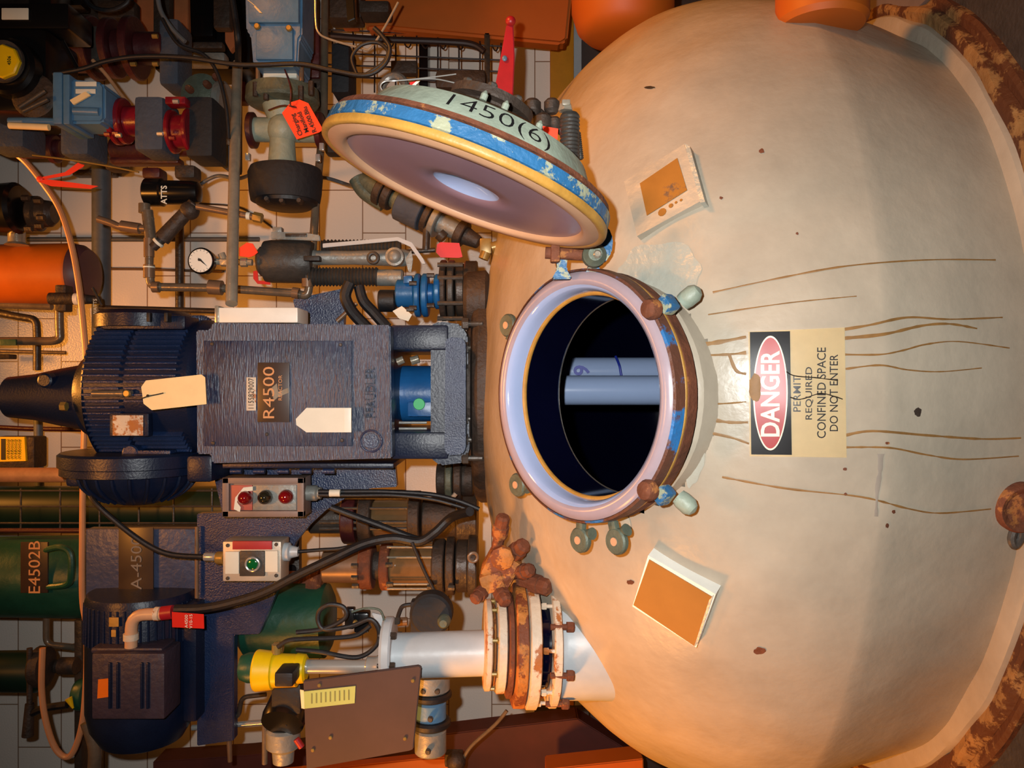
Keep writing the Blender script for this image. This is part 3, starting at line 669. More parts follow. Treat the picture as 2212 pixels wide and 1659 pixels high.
g = G(); g.ph(2.56, 300, [(985, 150), (990, 156), (1016, 156), (1018, 152), (1034, 152), (1038, 120), (1060, 112), (1082, 92), (1098, 66), (1108, 36), (1110, 0)], 56)
for i in range(22):
    a = 2*math.pi*i/22; d = Vector((0, math.cos(a), math.sin(a)))
    q = [P(300, 829.5+(y-829.5)*(1-.85*156/F), 2.56)+d*(r/F*2.56) for y, r in ((1038, 120), (1060, 113), (1082, 93), (1098, 67))]; g.tube(q, .006, 6, 3)
finish('fan_cover', g, M['navyd'], mo)
for q in ((140, 990, 186, 1052, 2.45, .15, .012), (402, 984, 458, 1042, 2.42, .2, .012)): g = G(); g.pb(*q); finish('mounting_foot', g, M['navyd'], mo)
g = G(); g.ph(2.56, 314, [(664, 60), (667, 88), (676, 100), (704, 100)], 48); g.pb(214, 680, 400, 712, 2.45, .12, .012); finish('upper_cover', g, M['navyd'], mo)
for x in (255, 320, 358): g = G(); g.pb(x-4, 675, x+4, 695, 2.42, .03, .002); finish('vent_slot', g, M['black'], mo)
# signs and tags on the drive
pl = T('equipment_sign', 'brown engraved R4500 plate on the navy gear case', 'sign', P(590, 848, 2.27))
g = G(); g.pb(556, 783, 625, 912, 2.268, .004, .001); finish('plate', g, M['plate'], pl)
ptext('R4500', 582, 849, 2.2675, 25, M['platetext'], pl, 0, 1.28)
ptext('REACTOR', 606, 838, 2.2675, 8, M['platetext'], pl, 0, 1.1)
g = G(); g.poly([(584, 840), (598, 828), (601, 846), (622, 838), (624, 848), (600, 858), (592, 866), (588, 852)], 2.2665, .001); finish('scuff', g, M['steel'], pl)
t = T('number_tag', 'small white number strip above the R4500 plate', 'tag', P(543, 850, 2.27)); g = G(); g.pb(532, 815, 553, 887, 2.268, .004, .001); finish('card', g, M['ivory'], t); ptext('1155829007', 543, 851, 2.2675, 12, M['plate'], t, 0, .82)
t = T('blank_tag', 'blank white pointed card tag hanging on the navy gear case', 'tag', P(700, 907, 2.26)); g = G(); g.poly([(662, 881), (759, 881), (759, 934), (662, 934), (640, 918), (639, 905)], 2.25, .003); finish('card', g, M['card'], t)
g = G(); g.pb(744, 882, 758, 933, 2.249, .001, .0003); finish('fold', g, M['white'], t)
t = T('card_tag', 'cream card tag with black wire hanging over the finned motor', 'tag', P(375, 848, 2.25)); g = G(); g.poly([(315, 822), (435, 809), (443, 815), (446, 873), (328, 886), (310, 872), (305, 836)], 2.24, .002); finish('card', g, M['cream'], t)
g = G(); g.tube([P(306, 861, 2.236), P(320, 856, 2.23), P(340, 852, 2.234), P(353, 849, 2.236)], .0016, 6); g.ell(P(319, 855, 2.235), .004); finish('wire', g, M['ink'], t)
t = T('light_fitting', 'long white rectangular light box on the right side of the gear case', 'lamp', P(555, 680, 2.35)); g = G(); g.pb(467, 664, 643, 697, 2.28, .12, .004); finish('housing', g, M['white'], t); g = G(); g.pb(463, 660, 472, 697, 2.277, .13, .003); finish('end_plate', g, M['steel'], t)
# the navy bracket
br = T('drive_bracket', 'broad navy steel bracket plate curving down beside the gear drive', 'bracket', P(600, 1150, 2.7))
g = G(); g.poly([(455, 1003), (853, 1003), (857, 1052), (800, 1055), (750, 1074), (705, 1101), (668, 1135), (638, 1172), (605, 1260), (560, 1370), (505, 1372), (505, 1600), (425, 1612), (425, 1110), (480, 1108)], 2.62, .04, .003); finish('side_plate', g, M['navy'], br)
g = G(); g.poly([(632, 646), (745, 622), (742, 705), (645, 705)], 2.62, .04, .003); finish('upper_gusset', g, M['navy'], br)
g = G(); g.pb(480, 1001, 850, 1012, 2.42, .3, .003); finish('hinge_bar', g, M['navyd'], br)
for x in (510, 560, 612, 660, 710): g = G(); g.pc((x-12, 1018), (x+12, 1018), 2.42, 6, n=12); finish('hinge_knuckle', g, M['navy'], br)
g = G(); g.pb(185, 1143, 425, 1291, 2.66, .05, .004); finish('rear_plate', g, mat('slate_blue_paint', (58,66,92), .4, 0, .3, 7, .3, 50), br)
g = G(); g.pc((425, 1138), (425, 1292), 2.6, 4, n=10); finish('edge_tube', g, M['copper'], br)
pl = T('equipment_sign', 'dark A-4500 plate on the slate blue bracket', 'sign', P(294, 1216, 2.6)); g = G(); g.pb(256, 1140, 331, 1290, 2.64, .006, .001); finish('plate', g, M['plate'], pl); ptext('A-4500', 296, 1216, 2.639, 24, mat('dim_lettering', (120,110,100), .6), pl, 0, 1.15)
# control boxes
sw = T('indicator_box', 'grey brown framed control box with three round lenses', 'control box', P(568, 1075, 2.4))
g = G(); g.pb(480, 1032, 656, 1117, 2.42, .09, .004); finish('housing', g, M['boxbrown'], sw)
for q in ((480, 1032, 656, 1045), (480, 1104, 656, 1117), (480, 1032, 494, 1117), (642, 1032, 656, 1117)):
    g = G(); g.pb(*q, 2.405, .02, .002); finish('rim', g, M['boxbrown'], sw)
g = G(); g.pb(498, 1048, 545, 1102, 2.414, .006, .001); finish('red_plate', g, mat('faded_red', (176,86,70), .5), sw)
g = G(); g.pb(546, 1048, 640, 1102, 2.414, .006, .001); finish('grey_plate', g, M['castgrey'], sw)
g = G(); g.poly([(526, 1053), (546, 1051), (546, 1060), (520, 1062), (512, 1085), (520, 1096), (518, 1106), (505, 1100), (508, 1075)], 2.405, .003); finish('white_tag', g, M['card'], sw)
for x, y, m_ in ((526, 1077, M['redlens']), (569, 1076, M['darklens']), (614, 1075, M['redlens'])):
    g = G(); g.py(x, y, 2.39, [(-.012, 0), (-.008, 8), (0, 13), (.01, 15), (.02, 16)], 28); finish('lens', g, m_, sw)
g = G(); g.pv(2.46, 1065, [(656, 17), (680, 17), (684, 13), (690, 13)], 24); finish('cable_gland', g, M['castgrey'], sw)
bx = T('push_button_box', 'cream aluminium push button box with green button on the bracket', 'control box', P(545, 1212, 2.4))
g = G(); g.pb(481, 1170, 607, 1256, 2.42, .09, .004); finish('housing', g, M['boxgrey'], bx)
g = G(); g.pb(502, 1169, 587, 1187, 2.412, .008, .001); finish('red_label', g, mat('dull_red_label', (170,40,44), .5), bx)
for q in ((486, 1192, 516, 1240), (572, 1190, 600, 1236)): g = G(); g.pb(*q, 2.413, .008, .002); finish('blank_panel', g, M['card'], bx)
g = G(); g.pb(517, 1191, 571, 1245, 2.410, .012, .002); finish('button_panel', g, M['darkcast'], bx)
g = G(); g.torus(P(545, 1219, 2.404), (0, 1, 0), .0195, .0035, 36, 8); finish('button_ring', g, M['chrome'], bx)
g = G(); g.py(545, 1219, 2.396, [(-.002, 8), (.0, 11), (.01, 12)], 28); finish('button', g, M['greenlens'], bx)
kn('cover_screw', M['steeld'], bx, [(492, 1178), (597, 1176), (492, 1249), (597, 1243)], 2.42, 4, .004)
g = G(); g.pv(2.46, 1205, [(462, 12), (466, 14), (476, 14), (481, 16)], 18); finish('brass_gland', g, M['brass'], bx)
g = G(); g.pv(2.46, 1203, [(438, 8), (440, 9), (460, 9), (463, 7)], 18); finish('chrome_nipple', g, M['chrome'], bx)
g = G(); g.pv(2.46, 1192, [(607, 20), (621, 20), (624, 14), (640, 10)], 20); finish('side_gland', g, M['whitepipe'], bx)
# second motor, lower left of the place
m2 = T('auxiliary_motor', 'dark navy motor with ridged terminal box behind the red tag', 'motor', P(310, 1480, 2.6))
g = G(); g.ph(2.64, 308, [(1298, 60), (1300, 108), (1312, 112), (1560, 112), (1600, 104), (1635, 84), (1655, 40), (1656, 0)], 56); finish('barrel', g, M['navyd'], m2)
g = G()
for i in range(48):
    a = 2*math.pi*i/48; d = Vector((0, -math.cos(a), math.sin(a)))
    if d.y > .2: continue
    g.tube([P(308, 1290, 2.64)+d*(112/F*2.64), P(308, 1370, 2.64)+d*(114/F*2.64)], .004, 5, smooth=False)
finish('cooling_fins', g, M['navyd'], m2)
g = G(); g.pb(198, 1412, 355, 1554, 2.40, .12, .006); g.pb(196, 1400, 350, 1412, 2.43, .1, .006); finish('terminal_box', g, mat('plum_dark_paint', (52,44,58), .5, 0, .3, 9, .3, 50), m2)
for x in (236, 253, 305, 318): g = G(); g.pb(x-3, 1432, x+3, 1532, 2.393, .012, .003); finish('ridge', g, M['navyd'], m2)
g = G(); g.poly([(212, 1468), (239, 1465), (238, 1505), (210, 1509)], 2.396, .002); finish('orange_label', g, M['orange'], m2)
g = G(); g.pb(235, 1334, 256, 1354, 2.46, .003, .001); g.pb(240, 1361, 250, 1376, 2.46, .003, .001); finish('orange_sticker', g, M['gasket'], m2)
g = G(); g.pb(395, 1306, 424, 1560, 2.55, .2, .008); finish('end_flange', g, M['navyd'], m2)
el = T('hose_elbow', 'tan painted pipe elbow running into the auxiliary motor box', 'pipe', P(300, 1345, 2.42))
g = G(); g.pt([(352, 1326), (284, 1328), (283, 1398)], 2.44, 13, 16, bend=34); finish('bend', g, mat('cream_pipe', (200,158,124), .4, 0, .2, 10), el)
g = G(); g.pc((335, 1326), (345, 1326), 2.44, 15, n=18); g.pc((283, 1368), (283, 1382), 2.44, 16, n=18); finish('collar', g, M['ivory'], el)
g = G(); g.pc((350, 1325), (374, 1322), 2.44, 15, n=18); finish('red_union', g, M['redpaint'], el)
t = T('red_tag', 'small red engraved tag with white writing by the tan pipe elbow', 'tag', P(406, 1340, 2.36)); g = G(); g.poly([(371, 1322), (440, 1327), (441, 1358), (372, 1355)], 2.36, .002); finish('tag', g, M['tagred'], t)
ptext('A4500\nV10-15', 408, 1342, 2.3585, 7, M['card'], t, 0, 1.1, 0, .001)
# hoses and cables
def cable(name, label, pts, D, r, m, cat='cable', k=8, group=None, n=10):
    g = G(); g.pt(pts, D, r, n, k); return one(name, g, m, label, cat, group)
cable('braided_hose', 'thick black braided hose sweeping below the push button box', [(378, 1316), (440, 1314), (500, 1302), (570, 1280), (640, 1244), (720, 1206), (790, 1174), (850, 1163), (905, 1170), (940, 1150), (975, 1118), (1015, 1105, 2.3)], 2.4, 10, M['black'], 'hose')
cable('control_cable', 'black cable curving down from the finned motor to the chrome nipple', [(190, 1052, 2.5), (205, 1085), (260, 1135), (320, 1178), (370, 1198), (438, 1203)], 2.46, 6, M['black'])
cable('control_cable', 'black twin cable leaving the three lens box, upper strand', [(688, 1062), (740, 1062), (830, 1062), (930, 1068), (990, 1082), (1035, 1100)], 2.44, 5, M['black'])
cable('control_cable', 'black twin cable leaving the three lens box, lower strand', [(688, 1069), (760, 1070), (850, 1070), (930, 1078), (985, 1092), (1020, 1104)], 2.43, 4, M['black'])
cable('control_cable', 'black cable crossing behind the curved edge of the navy bracket', [(715, 1096), (780, 1120), (850, 1146), (900, 1164), (935, 1168)], 2.46, 7, M['black'])
cable('control_cable', 'thin black cable dropping past the round black gauge cover', [(890, 1172), (915, 1230), (940, 1280), (962, 1325)], 2.35, 4, M['black'])
cable('control_cable', 'thin dark cable from the push button box gland into the hoses', [(640, 1192), (690, 1188), (740, 1184), (800, 1168)], 2.46, 4, M['black'])
g = G(); g.pc((712, 1065), (735, 1065), 2.43, 8, n=12); one('cable_marker', g, M['card'], 'small cream sleeve around the twin cables', 'marker')
cable('sample_hose', 'long tan plastic hose trailing down in a loop past the auxiliary motor', [(0, 312), (50, 345), (92, 395), (128, 450), (152, 520), (168, 600), (180, 700), (186, 800), (180, 1000), (178, 1150), (178, 1290), (187, 1360), (186, 1470), (176, 1570), (152, 1632), (122, 1620), (100, 1562), (90, 1490), (92, 1400)], 2.93, 6.5, M['tanhose'], 'hose')
# ------------------------------------------------------------------ pipework on the left of the place (foot of the picture)
def bolts(parent, ctr, axis, R, n, r, h, m, a0=0, name='bolt'):
    a, u, w = frame(axis); ctr = Vector(ctr)
    for i in range(n):
        t = a0+2*math.pi*i/n; p = ctr+(u*math.cos(t)+w*math.sin(t))*R
        g = G(); g.hexb(p, a, r, h); g.cyl(p-a*h*2.2, p, r*.55, n=8); finish(name, g, m, parent)
# nozzle with grey white pipe
AX = Vector((.03, -.09, 1)).normalized(); NB = P(1292, 1392, 2.08)
def na(px): return (P(px, 0, 2.08).z-NB.z)/AX.z
nz = T('flanged_nozzle', 'white nozzle with stack of rust stained flanges on the left of the dome', 'nozzle', NB)
g = G(); g.lathe(NB, AX, [(-.10, .140), (-.02, .137), (0, .136), (na(1210), .134), (na(1200), .128)], 56); finish('neck', g, M['whitepipe'], nz)
for x0, x1, r_, m_, nm in ((1198, 1180, .152, 'ivory', 'flange'), (1156, 1132, .156, 'ivory', 'flange'), (1130, 1106, .153, 'rustlight', 'flange'), (1104, 1092, .13, 'rust', 'gasket'), (1090, 1070, .118, 'ivory', 'flange'), (1068, 1062, .10, 'rustlight', 'gasket'), (1060, 1046, .112, 'ivory', 'flange')):
    a0, a1 = na(x0), na(x1); g = G(); g.lathe(NB, AX, [(a0, r_-.006), (a0+.003, r_), (a1-.003, r_), (a1, r_-.006)], 64, True, wobr(x0, .01)); finish(nm, g, M[m_], nz)
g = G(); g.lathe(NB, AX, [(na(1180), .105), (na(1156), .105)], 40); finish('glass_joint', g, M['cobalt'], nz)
bolts(nz, NB+AX*na(1206), -AX, .145, 8, .014, .018, M['rust'], .2, 'nut')
bolts(nz, NB+AX*na(1168), AX, .142, 8, .009, .012, M['ivory'], .2, 'stud')
bolts(nz, NB+AX*na(1068), -AX, .106, 8, .009, .01, M['brass'], .4, 'nut')
wp = T('white_pipe', 'thick grey white pipe rising from the rust stained flanges', 'pipe', NB+AX*na(1050))
AX2 = Vector((0, 0, 1)); g = G(); b0 = P(1052, 1410, 2.08); g.cyl(b0, P(838, 1417, 2.08), 48/F*2.08, n=40); finish('barrel', g, M['whitepipe'], wp)
g = G(); b1 = P(838, 1400, 2.08); g.pv(2.08, 1404, [(842, 66), (838, 70), (824, 70), (818, 66)], 40); finish('top_flange', g, M['whitepipe'], wp)
bolts(wp, P(850, 1404, 2.08), (0, 0, -1), 60/F*2.08, 6, .010, .014, M['conduitd'], .5, 'nut')
tr = T('level_transmitter', 'yellow and green instrument head with chrome stem on top of the white pipe', 'instrument', P(818, 1445, 2.08))
g = G(); g.pv(2.08, 1440, [(818, 24), (812, 24), (808, 22), (790, 22), (786, 15), (658, 15), (655, 13)], 30); finish('stem', g, M['chrome'], tr)
g = G(); g.pv(2.08, 1444, [(656, 24), (652, 30), (634, 32), (632, 30)], 30); g.pv(2.08, 1448, [(633, 34), (582, 36), (580, 40), (545, 44), (541, 42)], 30); finish('head', g, M['yellow'], tr)
g = G(); g.pb(592, 1454, 632, 1485, 1.98, .10, .006); finish('head_pocket', g, M['black'], tr)
g = G(); g.pv(2.10, 1442, [(543, 32), (528, 32), (512, 26), (508, 12)], 26); finish('green_cap', g, M['green'], tr)
g = G(); g.pv(2.10, 1400, [(588, 12), (600, 14), (608, 10)], 16); g.pc((597, 1392), (597, 1412), 2.08, 10); finish('cable_entry', g, M['brass'], tr)
cable('transmitter_cable', 'black cable looping from the yellow head to the black clamp', [(600, 1398), (622, 1384), (660, 1380), (720, 1378), (770, 1372), (800, 1352)], 2.06, 5, M['black'])
cable('transmitter_cable', 'black cable loop standing above the white pipe flange', [(640, 1366), (700, 1358), (745, 1335), (742, 1312), (712, 1306), (690, 1320), (688, 1345), (705, 1360), (760, 1352), (800, 1338), (818, 1362), (812, 1395), (770, 1420), (690, 1408), (640, 1404)], 2.04, 5, M['black'])
cable('earth_wire', 'thin yellow green earth wire arching over the wall beside the clamp', [(760, 1322), (790, 1314), (820, 1318), (830, 1340)], 2.06, 2.5, M['grimeg'], 'wire')
ts = T('clamp_terminal', 'black cable clamp on the grey bracket above the white pipe', 'clamp', P(770, 1340, 2.1))
g = G(); g.pb(744, 1316, 764, 1360, 2.10, .03, .004); g.pb(764, 1325, 796, 1368, 2.12, .04, .006); finish('body', g, M['blackg'], ts)
g = G(); g.poly([(802, 1324), (828, 1330), (838, 1345), (838, 1440), (822, 1440), (816, 1350)], 2.13, .01, .002); finish('bracket', g, M['whitepipe'], ts)
g = G(); g.py(766, 1346, 2.09, [(0, 4), (.01, 5)]); finish('screw', g, M['brass'], ts)
# rusted manifold
rm_ = T('rusty_manifold', 'heavily rusted manifold of knobs and stubs on the vessel crown', 'manifold', P(1090, 1230, 2.05))
g = G(); rm4 = Matrix.Rotation(.5, 3, 'Y'); g.box(P(1082, 1222, 2.06), (.075, .09, .085), rm4, .014); g.box(P(1064, 1252, 2.05), (.05, .08, .06), Matrix.Rotation(-.3, 3, 'Y'), .012); g.lathe(P(1085, 1205, 2.0), (-.1, -1, .1), [(-.01, .03), (.008, .03), (.012, .022)], 8); finish('body', g, M['rustlight'], rm_)
for (x0, y0), (x1, y1), r_ in (((1072, 1192), (1086, 1122), 17), ((1096, 1208), (1128, 1180), 19), ((1110, 1240), (1142, 1232), 17), ((1124, 1252), (1178, 1268), 21), ((1060, 1262), (1028, 1292), 15), ((1072, 1262), (1090, 1296), 18)):
    a = P(x0, y0, 2.05); b = P(x1, y1, 2.0); L_ = (b-a).length; k_ = 2.0/F
    g = G(); g.lathe(a, b-a, [(0, r_*.75*k_), (L_*.45, r_*.75*k_), (L_*.5, r_*1.05*k_), (L_*.8, r_*1.05*k_), (L_*.82, r_*.9*k_), (L_+r_*.3*k_, r_*.9*k_), (L_+r_*.6*k_, r_*.6*k_)], 8); finish('stub', g, M['rust'], rm_)
g = G(); g.torus(P(1022, 1204, 2.02), (0, 1, .2), .011, .004, 24, 8); finish('eye_ring', g, M['copper'], rm_)
# sight glass line
def stack(name, label, cat, D, pyc, segs, extra=None, mats=None):
    t = T(name, label, cat, P(segs[0][0], pyc, D))
    for x0, x1, r_, nm, m_ in segs:
        g = G(); b = min(.004*F/D, abs(x1-x0)*.25); g.pv(D, pyc, [(x0, r_-2), (x0+b, r_), (x1-b, r_), (x1, r_-2)], 32, True, 50); finish(nm, g, M[m_], t)
    return t
s1 = stack('sight_glass_line', 'brown flanged pipe with sight glass and tie rods beside the rusty manifold', 'pipe', 2.65, 1222, [(690, 772, 36, 'pipe', 'copper'), (772, 800, 50, 'flange', 'rust'), (800, 818, 30, 'gasket', 'grime'), (818, 838, 52, 'flange', 'rust'), (838, 932, 40, 'sight_glass', 'glass'), (932, 958, 58, 'flange', 'grime'), (962, 980, 62, 'flange', 'grime'), (984, 1010, 56, 'neck', 'conduitd'), (1010, 1030, 66, 'flange', 'conduitd')])
for y in (1182, 1204, 1262, 1272): g = G(); g.pc((836, y), (934, y), 2.58, 2.5, n=8); finish('tie_rod', g, M['steel'], s1)
for x, y in ((766, 1222), (766, 1248), (768, 1266), (840, 1220), (842, 1262), (930, 1268), (975, 1270)): g = G(); g.pc((x-7, y), (x+7, y), 2.56, 6, n=6); finish('nut', g, M['steeld'], s1)
s2 = stack('sight_glass_line', 'dim flanged pipe stack behind the looping black cables', 'pipe', 3.0, 1118, [(660, 735, 34, 'pipe', 'steeld'), (735, 765, 56, 'flange', 'maroond'), (772, 800, 58, 'flange', 'grime'), (800, 880, 40, 'sight_glass', 'glass'), (880, 905, 58, 'flange', 'grime'), (910, 985, 44, 'neck', 'grime'), (985, 1030, 60, 'flange', 'conduitd')])
for y, w in ((1076, 3), (1098, 3), (1128, 4), (1142, 4)): g = G(); g.pc((690, y), (880, y), 2.92, w, n=8); finish('tie_rod', g, M['steeld'], s2)
# flange bank on the crown, left and behind
s3 = stack('crown_nozzle', 'dark grimy flange stack on the crown beside the drive foot', 'nozzle', 2.85, 1035, [(940, 960, 34, 'neck', 'grime'), (960, 975, 46, 'flange', 'grimeg'), (978, 995, 46, 'flange', 'grime'), (995, 1020, 36, 'neck', 'grime')])
g = G(); g.pc((975, 1078), (985, 1066), 2.7, 5, n=8); finish('nut', g, M['chrome'], s3)
# black gauge cover
gc = T('round_cover', 'round black instrument cover with bare metal knob', 'instrument', P(935, 1330, 2.2))
g = G(); g.py(930, 1330, 2.22, [(0, 40), (.006, 46), (.05, 47), (.055, 40)], 36); g.pb(886, 1300, 930, 1370, 2.225, .045, .006); finish('cover', g, M['foamb'], gc)
g = G(); g.py(958, 1345, 2.20, [(-.012, 8), (0, 13), (.02, 15)], 16); finish('knob', g, M['grimeg'], gc)
g = G(); g.tube([P(888, 1306, 2.24), P(870, 1310, 2.24), P(862, 1325, 2.24), P(858, 1340, 2.24)], .006, 8); finish('tail', g, M['black'], gc)
g = G(); g.pc((836, 1345), (880, 1342), 2.3, 9, n=12); finish('pipe_end', g, M['copper'], gc)
# brown board
bd = T('mounting_board', 'dark brown square board with pale green label leaning by the yellow head', 'board', P(780, 1545, 1.98))
g = G(); g.poly([(655, 1471), (905, 1438), (910, 1443), (893, 1618), (886, 1622), (662, 1662)], 1.97, .012, .002); finish('board', g, M['woodboard'], bd)
g = G(); g.poly([(656, 1494), (768, 1482), (766, 1519), (658, 1531)], 1.968, .002); finish('label', g, M['labelgreen'], bd)
g = G()
for i in range(9):
    x = 672+i*10; y = 1506-i*1.0; g.pb(x, y-8, x+3, y+14, 1.9675, .0008, .0)
finish('label_print', g, mat('faint_print', (120,120,66), .7), bd)
g = G(); g.poly([(648, 1490), (657, 1492), (659, 1532), (651, 1530)], 1.972, .003); finish('label_edge', g, M['cream'], bd)
kn('board_screw', M['brass'], bd, [(690, 1480), (892, 1470), (875, 1595), (676, 1620), (714, 1593)], 1.97, 4, .004)
# dial beneath the yellow head
dg = T('dial_gauge', 'black rimmed dial with tan face below the yellow instrument head', 'gauge', P(610, 1560, 2.15))
g = G(); ax = Vector((-.58, -.8, .05)).normalized(); c0 = P(612, 1556, 2.15); g.lathe(c0-ax*.09, ax, [(0, .04), (.02, .05), (.06, .055), (.08, .058), (.10, .056)], 36, True); finish('case', g, M['blackg'], dg)
g = G(); g.lathe(c0+ax.normalized()*.0005, ax, [(0, .046), (.003, .046)], 36); finish('face', g, M['tan'], dg)
g = G(); g.tube([c0+ax.normalized()*.005+Vector((.02, .0, .004)), c0+ax.normalized()*.006+Vector((-.01, 0, -.01))], .0016, 6, smooth=False); finish('pointer', g, M['ink'], dg)
g = G(); g.pb(584, 1478, 650, 1546, 2.12, .1, .012); finish('neck', g, M['black'], dg)
vv = T('grey_valve', 'pale grey valve body with red plug under the tan dial', 'valve', P(612, 1620, 2.2))
g = G(); g.ph(2.2, 612, [(1585, 30), (1590, 36), (1625, 36), (1635, 24), (1660, 22)], 24); finish('body', g, M['castgrey'], vv)
g = G(); g.pc((640, 1596), (652, 1614), 2.13, 7, n=12); finish('plug', g, M['redpaint'], vv)
g = G(); g.pc((572, 1560), (572, 1650), 2.2, 6, n=10); finish('stem', g, M['conduit'], vv)
# blue valves right of the board
bv = T('wafer_valve', 'pale blue and black wafer valve showing beside the brown board', 'valve', P(925, 1550, 2.25))
for y0, y1, r_, m_, nm in ((1464, 1505, 42, 'castgrey', 'flange'), (1507, 1522, 46, 'black', 'gasket'), (1524, 1566, 34, 'bluep', 'body'), (1568, 1584, 44, 'black', 'gasket'), (1586, 1640, 34, 'castgrey', 'flange')):
    g = G(); g.ph(2.28, 930, [(y0, r_-4), (y0+4, r_), (y1-4, r_), (y1, r_-4)], 30); finish(nm, g, M[m_], bv)
kn('bolt', M['steeld'], bv, [(915, 1492), (945, 1492), (930, 1552), (925, 1622)], 2.235, 6, .012)
# brackets and beams behind
bm_ = T('steel_column', 'dark red oxide painted steel column at the left end of the back wall', 'column', P(1100, 1640, 3.3))
g = G(); g.poly([(330, 1645), (530, 1632), (960, 1586), (1248, 1552), (1388, 1640), (1388, 1760), (330, 1760)], 3.3, .12, .004); finish('web', g, M['redbeam'], bm_)
g = G(); g.poly([(1180, 1662), (1390, 1639), (1392, 1760), (1180, 1760)], 3.1, .12, .004); one('orange_beam', g, M['orangeduct'], 'bright orange beam end at the lower left of the dome', 'beam')
g = G(); g.poly([(600, 1672), (900, 1640), (1000, 1636), (1000, 1700), (600, 1700)], 3.0, .05, .004); one('orange_rail', g, M['orangeduct'], 'orange rail under the brown board', 'rail')
g = G(); g.pc((1155, 1545), (1270, 1545), 3.6, 20, n=20); g.pb(1100, 1555, 1180, 1562, 3.55, .05, .003); one('wall_bracket', g, M['grime'], 'dim grey green bracket behind the rust stained flanges', 'bracket')
cable('thin_conduit', 'thin brown conduit slanting down over the red oxide column', [(1095, 1535), (1070, 1565), (1020, 1610), (1000, 1640)], 2.9, 4, M['conduit'], 'conduit')
g = G(); g.ell(P(985, 1645, 2.9), .035); g.pb(960, 1630, 1000, 1659, 2.92, .05, .01); one('conduit_fitting', g, M['grime'], 'grimy fitting at the foot of the slanting thin conduit', 'fitting')
cn = T('perforated_channel', 'brown slotted steel channel standing behind the bracket', 'channel', P(630, 1320, 2.9)); g = G(); g.pb(612, 1150, 646, 1400, 2.9, .04, .003); finish('channel', g, M['conduitd'], cn)
for y in (1230, 1272, 1310, 1352): g = G(); g.py(630, y, 2.895, [(0, 9), (.004, 10)], 16); finish('slot', g, M['blackg'], cn)
g = G(); g.pv(2.86, 1262, [(560, 24), (575, 28), (680, 28), (688, 20)], 24); g.pv(2.82, 1262, [(660, 34), (672, 38), (685, 38), (692, 30)], 24); one('pipe_elbow', g, M['rust'], 'rusty round pipe end beside the slotted channel', 'pipe')
# green vessels
gv_ = T('heat_exchanger', 'green cylinder lettered E4502B with brown plate', 'heat exchanger', P(160, 1245, 3.15))
g = G(); g.pv(3.15, 1245, [(-120, 84), (150, 88), (172, 82), (176, 60)], 48); finish('shell', g, M['green'], gv_)
g = G(); g.pb(44, 1171, 103, 1281, 2.97, .008, .002); finish('plate', g, M['plate'], gv_)
ptext('E4502B', 76, 1226, 2.969, 26, M['platetext'], gv_, 0, 1.05)
g = G(); g.tube([P(100, 1188, 2.98), P(130, 1182, 2.94), P(152, 1196, 2.93), P(154, 1240, 2.93), P(146, 1262, 2.95), P(105, 1268, 2.98)], .012, 10); finish('handle', g, M['green'], gv_)
g2 = T('green_vessel', 'dark green cylinder behind wire mesh above the E4502B one', 'tank', P(460, 1100, 3.5)); g = G(); g.pv(3.5, 1098, [(-120, 48), (700, 48), (710, 40)], 36); finish('shell', g, M['greend'], g2)
g = G()
for x in (-40, 45, 130, 215, 300, 375, 458, 540): g.tube([P(x, 1055, 3.3), P(x, 1145, 3.3)], .004, 6, smooth=False)
for y in (1060, 1094, 1130, 1145): g.tube([P(-60, y, 3.29), P(560, y, 3.29)], .004, 6, smooth=False)
one('mesh_guard', g, M['steeld'], 'wire mesh guard in front of the dark green cylinder', 'mesh')
for i, (x0, x1, y, r_, m_, lb) in enumerate(((-20, 300, 1146, 5, 'maroond', 'dim maroon pipe along the top of the E4502B cylinder'), (250, 460, 1140, 7, 'black', 'black pipe above the A-4500 plate'))): g = G(); g.pc((x0, y), (x1, y), 3.1, r_, n=10); one('thin_pipe', g, M[m_], lb, 'pipe')
g3 = T('green_vessel', 'small dark green cylinder below the green E4502B one', 'tank', P(75, 1450, 3.1)); g = G(); g.pv(3.1, 1450, [(-120, 42), (62, 44), (78, 36)], 36); finish('shell', g, M['greend'], g3)
g = G(); g.pv(3.05, 1440, [(55, 40), (60, 44), (78, 42), (84, 20)], 20); g.pc((64, 1400), (64, 1560), 3.0, 6); g.pc((64, 1520), (60, 1590), 3.0, 9, 12, 14); finish('valve', g, M['grime'], g3)
g = G(); g.tube([P(70, 1540, 3.0), P(95, 1530, 2.99), P(145, 1522, 2.98)], .014, 8); finish('lever', g, M['black'], g3)
g = G(); g.pc((148, 1508), (158, 1530), 2.98, 8, 2, n=10); finish('yellow_tip', g, M['yellow'], g3)
g = G(); g.pt([(100, 1330), (100, 1392), (160, 1398)], 3.2, 7, 12, bend=16); g.pc((158, 1398), (175, 1398), 3.2, 8); one('brown_pipe', g, M['conduit'], 'brown elbowed pipe under the green E4502B cylinder', 'pipe')
g = G(); g.pc((84, 1440), (170, 1438), 3.1, 14, n=16); g.pc((130, 1438), (165, 1438), 3.08, 18, n=16); one('threaded_union', g, M['grime'], 'grimy threaded union beside the small green cylinder', 'fitting')
g = G(); g.pv(3.05, 1500, [(150, 30), (158, 34), (172, 34), (176, 26)], 28); one('green_flange', g, M['green'], 'green flange edge behind the tan hose', 'flange')
g = G(); g.pb(160, 1340, 176, 1680, 3.15, .05, .004); one('support_post', g, M['conduitd'], 'dark brown post behind the tan hose', 'post')
